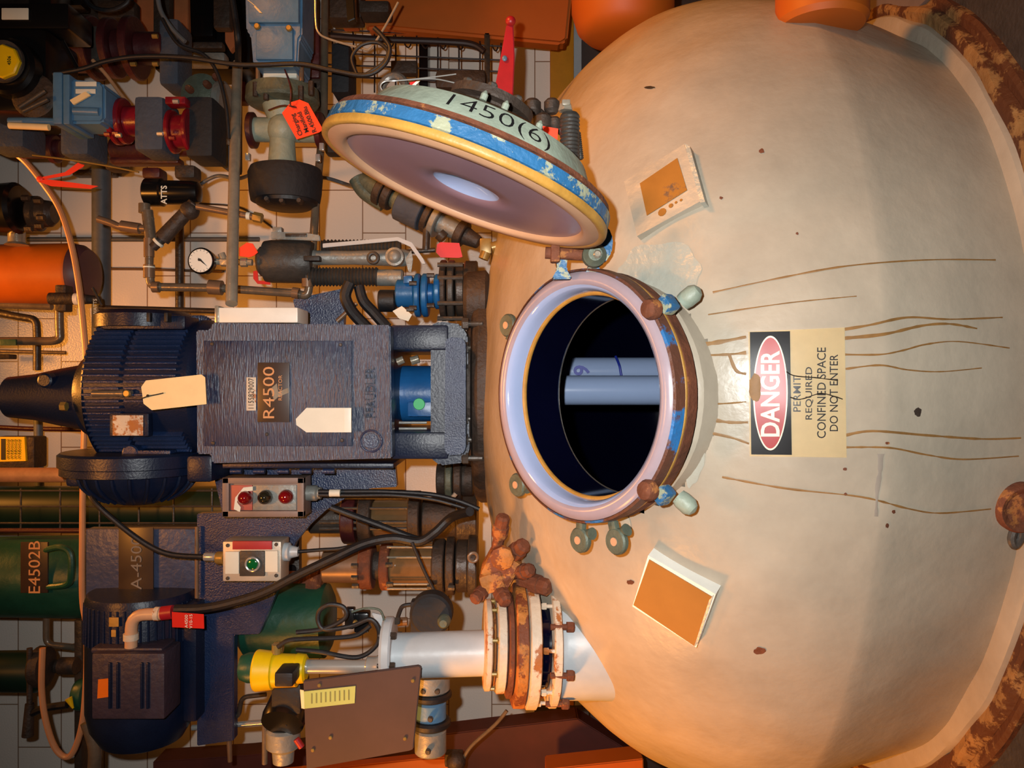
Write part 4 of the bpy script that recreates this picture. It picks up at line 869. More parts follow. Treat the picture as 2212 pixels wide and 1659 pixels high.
g = G(); g.pt([(188, 1560), (205, 1620), (200, 1700)], 2.75, 14, 12, 6); one('brown_conduit', g, M['conduit'], 'short brown conduit at the foot of the auxiliary motor', 'conduit')
g4 = G(); g4.pv(2.80, 1340, [(505, 60), (520, 78), (690, 78), (700, 60)], 40); one('green_vessel', g4, M['green'], 'dark green cylinder hidden behind the curved navy bracket', 'tank')
g5 = T('steel_tube_run', 'shiny steel tube crossing under the navy bracket', 'tube', P(480, 1570, 2.9)); g = G(); g.pc((415, 1572), (600, 1558), 2.668, 6, n=14); finish('tube', g, M['chrome'], g5)
g = G(); g.pc((493, 1545), (497, 1645), 2.65, 7, 5, n=14); finish('clamp_stud', g, M['copper'], g5)
g = G(); g.pt([(575, 1500), (522, 1506), (516, 1545), (500, 1552)], 2.65, 5, 10, bend=14); one('small_tube', g, M['conduitd'], 'small dark bent tube left of the tan dial', 'tube')
# ------------------------------------------------------------------ pipework on the right of the place (head of the picture)
g = G(); g.pc((219, 325), (219, 760), 3.7, 19, n=28); one('wall_pipe', g, M['pipegrey'], 'fat grey blue pipe crossing the back wall beside the orange tank', 'pipe')
def pipe(name, label, pts, D, r, m, bend=14, cat='pipe', n=14): g = G(); g.pt(pts, D, r, n, bend=bend); return one(name, g, M[m] if isinstance(m, str) else m, label, cat)
pipe('steel_pipe', 'bright steel pipe crossing in front of the wall to the white light box', [(500, 656, 2.3), (506, 380, 2.52), (513, 138, 2.85)], 2.3, 13, 'steel', 2)
lp_ = T('bent_pipe', 'brown steel pipe bending round below the grey actuator', 'pipe', P(500, 625, 2.62))
g = G(); g.pt([(702, -20, 3.0), (700, 240, 2.9), (683, 430, 2.7), (671, 600, 2.6), (664, 640, 2.6), (640, 634, 2.6), (470, 622, 2.6), (345, 620, 2.6), (326, 616, 2.6), (322, 585, 2.6), (324, 470, 2.6)], 2.6, 9, 16, bend=16); finish('run', g, M['conduit'], lp_)
for a, b, r_ in (((664, 602), (664, 620), 12), ((646, 634), (632, 632), 12), ((480, 622), (452, 620), 16), ((344, 620), (330, 620), 12), ((322, 600), (322, 572), 12), ((322, 555), (322, 515), 11)):
    g = G(); g.pc(a, b, 2.59, r_, n=18); finish('fitting', g, M['copper'], lp_)
g = G(); g.pc((322, 576), (322, 579), 2.59, 12.5, n=18); finish('tape_ring', g, M['card'], lp_)
ft = T('filter_housing', 'black cylindrical strainer with white lettering ATTS', 'filter', P(362, 416, 2.62))
g = G(); g.pv(2.62, 416, [(303, 26), (306, 30), (340, 30), (343, 26), (405, 25), (420, 22), (424, 10)], 32); finish('housing', g, M['blackg'], ft)
ptext('ATTS', 355, 421, 2.582, 13, M['card'], ft, 0, .95, .02)
ys = T('pipe_fitting', 'brown brass tee and strainer arms under the black strainer', 'fitting', P(340, 480, 2.6))
g = G(); g.pc((312, 440), (312, 460), 2.6, 12); g.pc((318, 455), (326, 520), 2.6, 12); finish('riser', g, M['conduit'], ys)
g = G(); g.pt([(212, 473), (240, 482), (262, 490), (318, 494)], 2.6, 8, 12, 6); g.pc((262, 488), (302, 494), 2.6, 12); finish('side_arm', g, M['copper'], ys)
g = G(); g.pc((330, 535), (352, 515), 2.58, 10); g.pc((350, 516), (420, 440), 2.57, 17, 14); g.ell(P(410, 455, 2.57), .03); finish('strainer_leg', g, M['grime'], ys)
g = G(); g.pc((340, 526), (344, 522), 2.57, 13); g.pc((353, 514), (358, 508), 2.57, 15); finish('white_band', g, M['card'], ys)
g = G(); g.pc((425, 446), (545, 468), 2.55, 7); g.pc((536, 466), (550, 469), 2.55, 8); finish('nipple', g, M['copper'], ys)
g = G(); g.pc((548, 468), (566, 472), 2.55, 11, n=6); finish('end_cap', g, M['brass'], ys)
g = G(); g.pc((533, 466), (541, 467), 2.549, 8.4); finish('white_band', g, M['card'], ys)
pg = T('pressure_gauge', 'white faced round pressure gauge near the foot of the steel pipe', 'gauge', P(433, 564, 2.5))
g = G(); g.py(433, 563, 2.5, [(0, 27), (.005, 29), (.03, 28)], 36); finish('case', g, M['blackg'], pg)
g = G(); g.py(433, 563, 2.498, [(0, 25), (.003, 25)], 36); finish('dial', g, M['white'], pg)
g = G(); g.poly([(427, 557), (433, 559), (447, 575), (431, 563)], 2.4965, .001); g.py(430, 561, 2.4955, [(0, 3), (.002, 3)], 12); finish('needle', g, M['ink'], pg)
g = G()
for i in range(14):
    a = math.radians(50+i*20); g.tube([P(433+21*math.cos(a), 563+21*math.sin(a), 2.4975), P(433+24*math.cos(a), 563+24*math.sin(a), 2.4975)], .0007, 5, smooth=False)
finish('dial_marks', g, M['ink'], pg)
g = G(); g.pc((458, 565), (545, 567), 2.53, 7); g.pc((478, 565), (500, 566), 2.53, 11, n=6); g.pc((520, 567), (534, 567), 2.53, 10, n=6); g.pc((478, 548), (484, 562), 2.53, 8); finish('stem', g, M['steel'], pg)
# pneumatic actuator
ac = T('valve_actuator', 'large grey valve actuator with ribbed coils and white lever bars', 'actuator', P(700, 560, 2.6))
g = G(); g.pv(2.62, 565, [(546, 25), (552, 32), (560, 32), (562, 44), (576, 46), (655, 47), (668, 40)], 40); finish('cylinder', g, M['darkcast'], ac)
g = G(); g.pv(2.62, 557, [(660, 20), (680, 16), (760, 15), (870, 19), (884, 14)], 28); finish('piston_tube', g, M['castgrey'], ac)
g = G(); g.pv(2.60, 598, [(660, 18)]+[(662+i*3.6, 21 if i % 2 else 17) for i in range(42)]+[(814, 18)], 26); finish('lower_coil', g, M['darkcast'], ac)
g = G(); g.pv(2.60, 600, [(812, 17), (816, 18), (866, 18), (870, 14)], 26); finish('lower_cap', g, M['castgrey'], ac)
g = G(); g.pv(2.64, 533, [(692, 14)]+[(694+i*4, 16 if i % 2 else 12) for i in range(42)]+[(864, 12)], 24); finish('upper_coil', g, M['darkcast'], ac)
g = G(); g.py(851, 553, 2.56, [(-.004, 6), (0, 12), (.006, 15), (.008, 20), (.03, 21)], 28); finish('pivot', g, M['castgrey'], ac)
g = G(); g.torus(P(806, 557, 2.56), (0, 1, 0), .015, .006, 28, 8); finish('pivot_ring', g, M['darkcast'], ac)
g = G(); g.poly([(585, 500), (662, 503), (690, 508), (692, 520), (585, 516)], 2.56, .012, .002); g.pb(588, 490, 608, 502, 2.57, .03, .003); finish('slotted_bar', g, M['castgrey'], ac)
g = G(); g.pb(616, 504, 662, 511, 2.556, .006, .001); finish('slot', g, M['conduitd'], ac)
g = G(); g.poly([(697, 526), (860, 512), (890, 524), (915, 560), (919, 570), (912, 570), (886, 533), (858, 520), (697, 535)], 2.55, .008, .001); finish('lever_bar', g, M['whitepipe'], ac)
g = G(); g.poly([(875, 560), (888, 540), (892, 560), (888, 588), (882, 586)], 2.545, .006, .001); finish('link_plate', g, M['castgrey'], ac)
g = G(); g.pb(655, 552, 690, 563, 2.54, .03, .003); finish('black_block', g, M['black'], ac)
g = G(); g.poly([(517, 535), (533, 524), (546, 526), (557, 545), (549, 552), (538, 556), (517, 553)], 2.52, .003); one('orange_tag', g, M['tagorange'], 'crumpled fluorescent orange tag between gauge and actuator', 'tag')
g = G(); g.poly([(547, 586), (556, 584), (558, 606), (583, 608), (584, 615), (556, 613), (547, 602)], 2.62, .003); one('red_tag', g, M['tagred'], 'red tag mostly hidden behind the actuator cylinder', 'tag')
# blue valve on the crown
bl = T('blue_valve', 'bright blue flanged valve with black cap on the vessel crown', 'valve', P(950, 635, 2.55))
for x0, x1, r_, c_, nm, m_ in ((815, 853, 24, 650, 'cap', 'black'), (853, 893, 30, 634, 'body', 'blue'), (892, 905, 47, 638, 'flange', 'blue'), (908, 922, 47, 638, 'flange', 'blue'), (920, 936, 22, 634, 'neck', 'blue'), (936, 949, 38, 630, 'flange', 'blue')):
    g = G(); g.pv(2.55, c_, [(x0, r_-3), (x0+3, r_), (x1-3, r_), (x1, r_-3)], 32); finish(nm, g, M[m_], bl)
g = G(); g.pb(871, 595, 890, 612, 2.5, .05, .004); finish('lug', g, M['blue'], bl)
for x, y in ((892, 612), (892, 665), (930, 595), (930, 660), (886, 668)): g = G(); g.pc((x-8, y), (x+8, y), 2.48, 5, n=6); finish('bolt', g, M['conduitd'], bl)
g = G(); g.poly([(848, 672), (868, 661), (890, 680), (882, 694), (862, 688)], 2.52, .002); one('white_tag', g, M['card'], 'white paper tag under the blue valve', 'tag')
s4 = stack('crown_nozzle', 'brown grimy flange stack below the blue valve', 'nozzle', 2.6, 628, [(949, 962, 66, 'flange', 'grime'), (966, 980, 66, 'flange', 'darkcast'), (984, 1002, 58, 'neck', 'conduitd'), (1002, 1030, 64, 'flange', 'conduitd')])
for y in (572, 600, 655, 688): g = G(); g.pc((945, y), (1000, y), 2.51, 5, n=8); finish('stud', g, M['steeld'], s4)
g = G(); g.pv(2.5, 650, [(1000, 55), (1008, 62), (1048, 66), (1060, 50)], 30); one('insulated_nozzle', g, M['grime'], 'dark brown insulated stub at the crown edge right of the drive', 'nozzle')
cable('air_hose', 'thick black hose bent in front of the upper gusset', [(756, 610), (746, 640), (760, 672), (785, 700), (805, 720)], 2.48, 13, M['black'], 'hose')
cable('air_hose', 'thick black hose running down beside the black valve cap', [(775, 618), (785, 650), (808, 676), (836, 708)], 2.5, 12, M['black'], 'hose')
pipe('copper_tube', 'short copper tube end behind the black hoses', [(728, 694), (752, 672), (770, 655)], 2.6, 5, 'copper', 4, 'tube')
# things under the lid edge
us = T('relief_valve', 'grimy dark valve assembly partly hidden under the open lid', 'valve', P(880, 470, 2.75))
A_ = P(778, 388, 2.76); B_ = P(1030, 522, 2.7); D_ = (B_-A_).normalized(); L_ = (B_-A_).length; q = 2.72/F
for a0, a1, r0, r1, m_, nm in ((.0, .16, 17, 24, 'grimeg', 'elbow_end'), (.16, .22, 34, 34, 'grime', 'flange'), (.23, .29, 34, 32, 'grime', 'flange'), (.29, .36, 22, 26, 'grimeg', 'neck'), (.36, .56, 42, 40, 'foam', 'foam_wrap'), (.58, .63, 38, 38, 'grime', 'flange'), (.64, .69, 38, 38, 'castgrey', 'flange'), (.69, .84, 24, 20, 'castgrey', 'body'), (.84, .9, 30, 30, 'grime', 'flange'), (.9, 1.02, 20, 14, 'grime', 'end')):
    g = G(); g.lathe(A_+D_*L_*a0, D_, [(0, (r0-2)*q), (.003, r0*q), ((a1-a0)*L_-.003, r1*q), ((a1-a0)*L_, (r1-2)*q)], 20); finish(nm, g, M[m_], us)
g = G(); g.pt([(770, 385), (790, 415), (830, 440)], 2.76, 18, 14, 6); finish('elbow', g, M['grimeg'], us)
g = G(); g.pc((922, 490), (920, 540), 2.7, 8); g.pc((865, 545), (940, 540), 2.7, 5); g.pc((950, 505), (960, 515), 2.7, 14); finish('stem', g, M['conduitd'], us)
g = G(); g.poly([(944, 528), (952, 523), (992, 525), (999, 555), (990, 557), (952, 556), (942, 545)], 2.62, .006); one('red_tag', g, M['tagred'], 'dark red tag hanging near the brass valve', 'tag')
g = G(); g.pb(1036, 514, 1062, 548, 2.5, .04, .006); g.pc((1050, 545), (1044, 560), 2.5, 11); g.pc((1062, 535), (1090, 528), 2.5, 12); one('brass_valve', g, M['brass'], 'small brass valve just below the lid lip', 'valve')
cable('tube_whip', 'grey wire arcing from the wall behind the lid', [(590, 395, 3.96), (650, 390), (700, 384), (755, 400), (790, 405, 2.8)], 3.4, 4, M['pipegrey'], 'wire')
cable('tube_whip', 'grey wire arcing beneath the black strainer', [(400, 425, 2.64), (430, 400), (470, 380), (520, 385), (560, 365, 3.96)], 3.0, 4, M['pipegrey'], 'wire')
# blue actuator, sage valve and black cap
ba = T('blue_actuator', 'pale blue valve actuator housing at the top beside the steel pipe', 'actuator', P(590, 70, 2.6))
g = G(); g.poly([(528, -60), (653, -60), (652, 76), (646, 84), (643, 136), (636, 143), (552, 143), (546, 136), (541, 76), (531, 64)], 2.58, .16, .006); finish('housing', g, M['bluep'], ba)
g = G(); g.pb(552, 58, 632, 128, 2.57, .02, .004); g.pb(536, -30, 645, 48, 2.565, .02, .004); finish('raised_panel', g, M['bluep'], ba)
for x, y in ((554, 55), (623, 59)): g = G(); g.py(x, y, 2.56, [(0, 5), (.004, 7), (.012, 7)], 12); finish('screw_cap', g, M['brass'], ba)
g = G(); g.pb(568, 143, 641, 168, 2.64, .06, .004); finish('white_yoke', g, M['card'], ba)
for x in (557, 651): g = G(); g.pc((x, 140), (x, 176), 2.63, 5, n=12); finish('stud', g, M['copper'], ba)
sv = T('diaphragm_valve', 'sage green diaphragm valve body with wide flanges on the wall side of the steel pipe', 'valve', P(610, 260, 2.7))
g = G(); g.ph(2.7, 611, [(166, 62), (170, 76), (196, 78), (202, 74), (206, 60)], 40); finish('bonnet_flange', g, M['grimeg'], sv)
g = G(); g.ph(2.7, 610, [(204, 44), (225, 40), (250, 30)], 32); finish('bonnet', g, M['sage'], sv)
g = G(); g.ell(P(612, 282, 2.68), (.055, .055, .05)); g.pc((540, 280), (690, 282), 2.7, 26, n=28); finish('body', g, M['sage'], sv)
g = G(); g.ph(2.68, 610, [(290, 26), (320, 28), (346, 30)], 28); finish('outlet', g, M['sage'], sv)
for x in (534, 682): g = G(); g.pv(2.7, 282, [(x-6, 34), (x-4, 38), (x+6, 38), (x+8, 34)], 28); finish('side_flange', g, M['maroond'], sv)
for x, y in ((552, 192), (575, 200), (650, 200), (672, 190)): g = G(); g.pc((x, y-14), (x, y+16), 2.6, 6, n=6); finish('bolt', g, M['grime'], sv)
for x, y in ((694, 316), (686, 340), (534, 338)): g = G(); g.pb(x-5, y-8, x+5, y+8, 2.62, .02, .003); finish('bright_nut', g, M['chrome'], sv)
cpn = T('insulated_end', 'black insulated blind cap hanging from the sage green valve', 'cap', P(617, 392, 2.66))
g = G(); g.ph(2.66, 617, [(343, 62), (347, 74), (360, 79), (402, 76), (420, 73)], 44); finish('sleeve', g, M['foamb'], cpn)
g = G(); g.ph(2.66, 620, [(418, 66), (430, 64), (438, 48), (440, 0)], 40); finish('cap_plate', g, M['black'], cpn)
for x, y in ((575, 428), (607, 432), (645, 432), (582, 410)): g = G(); g.py(x, y, 2.565, [(0, 5), (.01, 7), (.03, 7)], 6); finish('bolt', g, M['grime'], cpn)
t = T('orange_tag', 'fluorescent orange tag with black handwriting on the sage green valve', 'tag', P(650, 260, 2.5))
g = G(); g.poly([(609, 244), (628, 221), (647, 215), (666, 223), (698, 280), (689, 286), (641, 301)], 2.52, .002); finish('tag', g, M['tagorange'], t)
ptext('Charging\nManifold\nR.4500.Blu', 655, 264, 2.5185, 10, M['ink'], t, math.radians(22), 1.0, .012, .001, 'handwriting', 1.1)
g = G(); g.tube([P(615, 150, 2.6), P(628, 190, 2.5), P(627, 225, 2.51), P(633, 231, 2.515)], .0025, 6); g.tube([P(640, 232, 2.515), P(610, 228, 2.53), P(580, 238, 2.56)], .0025, 6); finish('string', g, M['maroond'], t)
# foam and maroon valves, upper left corner of the picture
def foam(name, label, x0, y0, x1, y1, D, t_, m): g = G(); g.pb(x0, y0, x1, y1, D, t_, .012); return one(name, g, M[m], label, 'insulation')
def vfoam(label, D, x0, x1, py_, r_, m): g = G(); g.pb(x0, py_-r_, x1, py_+r_, D-.05, .14, .016); return one('foam_sleeve', g, M[m], label, 'insulation')
vfoam('grey foam sleeve between the bright maroon flanges', 2.62, 288, 352, 265, 59, 'foam')
vfoam('black foam sleeve right of the bright maroon valve', 2.64, 399, 459, 272, 66, 'foamb')
vfoam('narrow grey foam sleeve beside the long steel pipe', 3.05, 474, 499, 278, 82, 'foam')
vfoam('dark grey foam sleeve on the farther maroon line', 3.0, 342, 385, 110, 72, 'foam')
vfoam('grey foam sleeve under the pale blue box', 2.7, 128, 190, 300, 34, 'foam')
vfoam('slate foam sleeve below the maroon line at the picture corner', 2.75, -40, 50, 288, 30, 'foam')
vfoam('dark foam sleeve behind the dangling cable loop', 2.9, 715, 755, 145, 55, 'foamb')
def mvalve(label, D, py_, segs, bolts_=()):
    t = T('maroon_valve', label, 'valve', P(segs[0][0], py_, D))
    for x0, x1, r_, nm, m_ in segs: g = G(); g.pv(D, py_, [(x0, r_-3), (x0+2, r_), (x1-2, r_), (x1, r_-3)], 28, True, 50); finish(nm, g, M[m_], t)
    for x, y, m_ in bolts_: g = G(); g.pc((x-6, y), (x+6, y), D-.1, 5, n=6); finish('bolt', g, M[m_], t)
    return t
mvalve('glossy maroon flanged valve right of the pale blue box', 2.62, 262, [(188, 226, 30, 'pipe', 'maroond'), (226, 238, 50, 'flange', 'maroon'), (242, 254, 48, 'flange', 'maroon'), (254, 288, 32, 'body', 'maroon')], [(232, 290, 'maroon'), (250, 288, 'maroon'), (256, 292, 'steel')])
mvalve('maroon valve body between grey and black foam sleeves', 2.62, 285, [(352, 362, 46, 'flange', 'maroon'), (362, 392, 36, 'body', 'maroon'), (390, 400, 48, 'flange', 'maroon')], [(346, 289, 'chrome'), (380, 219, 'chrome'), (372, 298, 'maroon')])
g = G(); g.pb(356, 208, 400, 224, 2.55, .05, .004); one('maroon_bracket', g, M['maroon'], 'maroon bracket with bright bolt above the maroon valve body', 'bracket')
mvalve('farther dark maroon valve with brass bolts along the top', 3.0, 105, [(95, 170, 50, 'pipe', 'maroond'), (175, 190, 66, 'flange', 'maroond'), (215, 232, 62, 'flange', 'maroond'), (232, 262, 40, 'body', 'maroond'), (262, 280, 66, 'flange', 'maroond'), (280, 342, 34, 'pipe', 'maroond')], [(288, 138, 'brass'), (336, 138, 'brass'), (335, 78, 'brass')])
mvalve('dark maroon pipe end beneath the orange tank fittings', 2.9, 322, [(20, 110, 20, 'pipe', 'maroond'), (85, 100, 30, 'flange', 'maroond'), (220, 300, 22, 'pipe', 'maroond'), (300, 400, 16, 'pipe', 'maroond')])
gg = T('grey_green_flange', 'grimy green flange pair behind the long steel pipe', 'flange', P(430, 200, 2.95))
g = G(); g.py(432, 200, 2.95, [(0, 26), (.01, 44), (.04, 46), (.06, 30)], 28); finish('disc', g, M['grimeg'], gg)
g = G(); g.pv(2.9, 245, [(455, 60), (458, 66), (470, 66), (474, 60)], 30); finish('flange', g, M['castgrey'], gg)
kn('bolt', M['rust'], gg, [(450, 185), (412, 195), (432, 228), (470, 330), (470, 170)], 2.93, 8, .03)
bb = T('blue_limit_box', 'pale blue instrument box with small white and cream labels', 'instrument', P(170, 210, 2.5))
g = G(); g.poly([(135, 168), (218, 176), (226, 186), (226, 258), (218, 266), (135, 266)], 2.5, .12, .008); finish('cover', g, M['bluep'], bb)
g = G(); g.pb(113, 155, 134, 268, 2.49, .16, .006); g.pb(136, 160, 150, 268, 2.485, .15, .004); finish('base', g, M['bluep'], bb)
g = G(); g.pc((160, 240), (215, 242), 2.5, 9, n=14); finish('bulge', g, M['bluep'], bb)
g = G(); g.pb(163, 176, 208, 186, 2.495, .004, .001); g.pb(163, 192, 206, 202, 2.495, .004, .001); finish('white_label', g, M['card'], bb)
g = G(); g.poly([(150, 216), (184, 197), (195, 205), (158, 226)], 2.485, .008, .001); finish('cream_label', g, M['cream'], bb)
g = G(); g.pt([(20, 262), (80, 262), (150, 265)], 2.55, 8, 10, 4); finish('arm', g, M['bluep'], bb)
g = G(); g.pc((20, 271), (106, 275), 2.5, 7, n=12); one('tan_tube', g, M['cream'], 'short tan tube under the pale blue instrument box', 'tube')
ya = T('rotary_actuator', 'black rotary actuator with yellow octagonal indicator cap', 'actuator', P(30, 140, 2.5))
g = G(); g.pb(-60, 60, 100, 240, 2.55, .2, .02); g.py(10, 140, 2.5, [(0, 55), (.01, 62), (.06, 64)], 32); finish('body', g, M['blackg'], ya)
g = G(); g.py(4, 131, 2.47, [(0, 34), (.004, 37), (.018, 37)], 8); finish('octagon_cap', g, M['yellow'], ya)
g = G(); g.py(4, 131, 2.485, [(0, 45), (.01, 46)], 30); finish('clear_ring', g, M['steeld'], ya)
ptext('4506', 20, 131, 2.469, 7, M['ink'], ya, 0, 1)
g = G(); g.pc((42, 232), (98, 196), 2.47, 5); g.pc((50, 240), (104, 214), 2.47, 5); finish('linkage', g, M['steeld'], ya)
sb = T('solenoid_box', 'black solenoid housing with silver label in the picture corner', 'instrument', P(40, 30, 2.55))
g = G(); g.pb(-60, 5, 148, 62, 2.56, .15, .012); g.pb(60, -40, 110, 60, 2.58, .12, .01); finish('housing', g, M['blackg'], sb)
g = G(); g.pb(3, 17, 61, 42, 2.552, .004, .002); finish('silver_label', g, M['card'], sb)
g = G(); g.poly([(170, 318), (198, 321), (192, 342), (180, 360), (150, 378), (92, 388), (92, 382), (140, 372), (170, 350), (182, 335)], 2.9, .002); g.poly([(92, 386), (140, 392), (212, 402), (195, 408), (110, 402), (88, 394)], 2.9, .002); g.ell(P(86, 387, 2.91), (.012, .006, .012)); one('marking_tape', g, M['tape'], 'fluorescent red orange marking tape tied on the tan hose', 'tape')
# orange tank and its fittings
ot = T('orange_tank', 'orange painted cylinder with dark brown end beside the fat grey pipe', 'tank', P(150, 590, 3.2))
g = G(); g.pv(3.2, 592, [(-120, 62), (134, 66), (140, 64)], 48); finish('shell', g, M['orange'], ot)
g = G(); g.pv(3.2, 592, [(138, 64), (152, 62), (166, 52), (172, 30), (174, 0)], 40); finish('end_cap', g, mat('plum_brown_paint', (92,58,62), .5), ot)
fs = T('flanged_branch', 'steel branch pipe with dark bolted flange above the orange tank', 'pipe', P(40, 520, 3.1))
g = G(); g.ph(3.1, 36, [(436, 16), (440, 17), (520, 17), (526, 24)], 24); finish('pipe', g, M['steel'], fs)
g = G(); g.pv(3.08, 462, [(50, 34), (54, 38), (66, 38), (70, 30), (90, 28), (100, 20)], 26); finish('flange', g, M['conduitd'], fs)
for x, y in ((55, 428), (82, 434), (88, 470), (84, 488), (62, 494)): g = G(); g.pc((x-7, y), (x+8, y), 3.0, 7, n=6); finish('bolt', g, M['grime'], fs)
g = G(); g.pv(3.05, 450, [(-60, 50), (8, 55), (16, 48), (20, 30)], 28); one('black_flange', g, M['blackg'], 'black flange edge at the picture border above the orange tank', 'flange')
va = T('ball_valve', 'small dark ball valve with clear collar against the orange tank', 'valve', P(135, 645, 3.0))
g = G(); g.pb(118, 615, 142, 672, 2.98, .05, .006); g.pc((108, 645), (160, 645), 2.98, 13, n=16); g.pc((168, 646), (215, 648), 2.98, 12, 8, n=16); finish('body', g, M['grime'], va)
g = G(); g.pc((162, 646), (172, 646), 2.97, 13, n=16); finish('clear_collar', g, M['white'], va)
g = G(); g.pc((200, 622), (220, 660), 2.95, 3, n=8); finish('lever', g, M['conduitd'], va)
ptext('WATTS', 206, 664, 2.94, 8, M['card'], va, 0, 1)
pipe('copper_line', 'thin copper line running along the wall to the gauge stem', [(128, 625), (128, 580), (300, 581), (480, 587)], 3.95, 3, 'copper', 16)
pipe('brown_pipe', 'brown pipe dropping from the small ball valve to an elbow at the border', [(-20, 737), (112, 737), (130, 733), (128, 700), (128, 668)], 3.2, 9, 'conduit', 20)
pipe('brown_pipe', 'brown pipe entering the ball valve from the picture border', [(-20, 657), (60, 660), (112, 662)], 3.2, 8, 'conduit', 6)
pipe('brown_pipe', 'dark pipe elbow turning down behind the drive cowl', [(-20, 672), (40, 684), (78, 690), (80, 720), (80, 800)], 3.5, 8, 'conduitd', 12)
pipe('wall_pipe', 'thin brown wall pipe left of the drive cowl', [(82, 880), (84, 1000), (86, 1062)], 3.6, 9, 'pipegrey', 3)
pipe('wall_pipe', 'thin brown wall pipe beneath the bent pipe fittings', [(388, 485), (388, 700)], 3.7, 9, 'conduitd', 3)
pipe('wall_conduit', 'dark conduit running from the orange tank to the light box', [(215, 665), (330, 668), (466, 672)], 3.3, 6, 'conduitd', 3)
pipe('wall_strip', 'grey strip conduit fixed straight along the back wall', [(60, 517), (300, 517), (560, 517)], 3.9, 5, 'pipegrey', 3)
pipe('wall_conduit', 'thin maroon conduit crossing behind the drive cowl', [(-20, 922), (60, 926), (180, 928)], 3.7, 5, 'maroond', 3)
pipe('wall_conduit', 'dark conduit above the brown pipe elbow at the picture border', [(-20, 758), (60, 760), (142, 762)], 3.6, 4, 'conduit', 3)
g = G(); g.pb(-20, 733, 34, 746, 3.15, .01, .001); one('pipe_label', g, M['green'], 'green pipe marker strip on the brown pipe at the border', 'label')
g = G(); g.pb(-40, 765, 20, 775, 3.8, .06, .004); one('wall_box', g, M['grime'], 'small dim box on the wall at the picture border', 'box')
tb = G(); tb.pc((-30, 1026), (144, 1026), 2.75, 16, n=24); one('fibre_pipe', tb, mat('fibre_tan', (176,122,78), .5, 0, .3, 20), 'thick tan pipe running into the motor foot', 'pipe')
yl = T('warning_label', 'yellow warning label with black print near the drive cowl', 'label', P(20, 970, 3.3)); g = G(); g.poly([(-20, 944), (53, 944), (56, 996), (-20, 998)], 3.3, .012, .001); finish('label', g, M['yellowlabel'], yl)
g = G(); g.pb(2, 948, 11, 993, 3.298, .003, 0); finish('black_heading', g, M['ink'], yl)
for x in (17, 25, 33, 41): ptext('ABOVE CLEARANCE'[:15] if False else 'WARNING', x, 970, 3.298, 4, M['ink'], yl, 0, 1.6)
g = G(); g.pb(-20, 944, 74, 1012, 3.5, .1, .01); one('junction_box', g, M['grime'], 'dim brown box behind the yellow warning label', 'box')
# top edge of the picture: orange duct, mesh basket, posts
g = G(); g.poly([(770, -160), (790, 62), (830, 60), (1212, 95), (1226, 86), (1250, -160)], 3.35, .08, .012); one('orange_duct', g, M['orangeduct'], 'wide flat orange duct above the wire basket', 'duct')
g = G(); g.ph(2.75, 1345, [(-160, 112), (-20, 110), (20, 98), (38, 80), (46, 50), (48, 0)], 48); one('orange_drum', g, M['orangeduct'], 'rounded orange drum end between duct and dome', 'drum')
g = G(); g.ph(1.9, 1775, [(-160, 96), (8, 96), (20, 88), (24, 60), (25, 0)], 48); one('orange_drum', g, M['orangeduct'], 'orange cylinder touching the right side of the dome', 'drum')
mb = T('wire_basket', 'square wire mesh basket on the wall under the orange duct', 'basket', P(900, 120, 3.5)); g = G()
for i in range(9): x = 718+i*45.5; g.tube([P(x-6, 66, 3.5), P(x, 78, 3.4), P(x, 200, 3.4)], .0035, 6, 3)
for y in (72, 92, 122, 147, 172): g.tube([P(700, y-8, 3.39), P(1084, y+8, 3.39)], .0035, 6, smooth=False)
for i in range(7): g.torus(P(840+i*38, 74+i*1.5, 3.46), (0, .3, 1), .05, .003, 20, 5)
finish('mesh', g, M['wire'], mb)
g = G(); g.pt([(700, 76), (800, 84), (960, 90), (1020, 96), (1046, 112)], 3.3, 7, 10, 5); one('black_conduit', g, M['wire'], 'black conduit bending through the wire basket', 'conduit')
g = G(); g.pb(905, 60, 924, 190, 3.86, .12, .004); one('support_post', g, M['blackg'], 'black post standing behind the wire basket', 'post')
g = G(); g.pb(1046, 70, 1058, 330, 3.35, .04, .003); one('support_post', g, M['conduitd'], 'brown post in front of the wire basket', 'post')
g = G(); g.pb(844, 130, 900, 158, 3.3, .05, .006); g.pb(940, 148, 1050, 190, 3.2, .08, .02); one('hidden_fitting', g, M['grime'], 'grimy fittings behind the lifting ring on the lid', 'fitting')
g = G(); g.pb(706, -30, 780, 38, 3.2, .1, .01); g.pb(775, 0, 840, 26, 3.15, .1, .01); one('dark_fitting', g, M['grime'], 'dark grimy fittings between blue actuator and orange duct', 'fitting')
g = G(); g.pb(738, 30, 772, 55, 3.3, .06, .006); one('orange_block', g, M['orangeduct'], 'small orange block left of the orange duct', 'block')
g = G(); g.poly([(286, -20), (336, -20), (336, 70), (318, 76), (296, 66)], 3.6, .03, .003); one('tan_sheet', g, mat('tan_panel', (170,104,62), .6), 'tan orange panel behind the upper pipes, the left one', 'panel')
g = G(); g.poly([(366, -20), (405, -20), (408, 100), (390, 106), (368, 90)], 3.6, .03, .003); one('tan_sheet', g, mat('tan_panel', (190,110,60), .6), 'tan panel behind the upper pipes, next to the steel pipe', 'panel')
g = G(); g.pb(330, -20, 366, 110, 3.4, .05, .01); g.pb(300, 90, 480, 104, 3.3, .04, .006); g.pb(460, -20, 496, 60, 3.45, .05, .01); one('dark_bracket', g, M['grime'], 'dark bracket work between the tan panels', 'bracket')
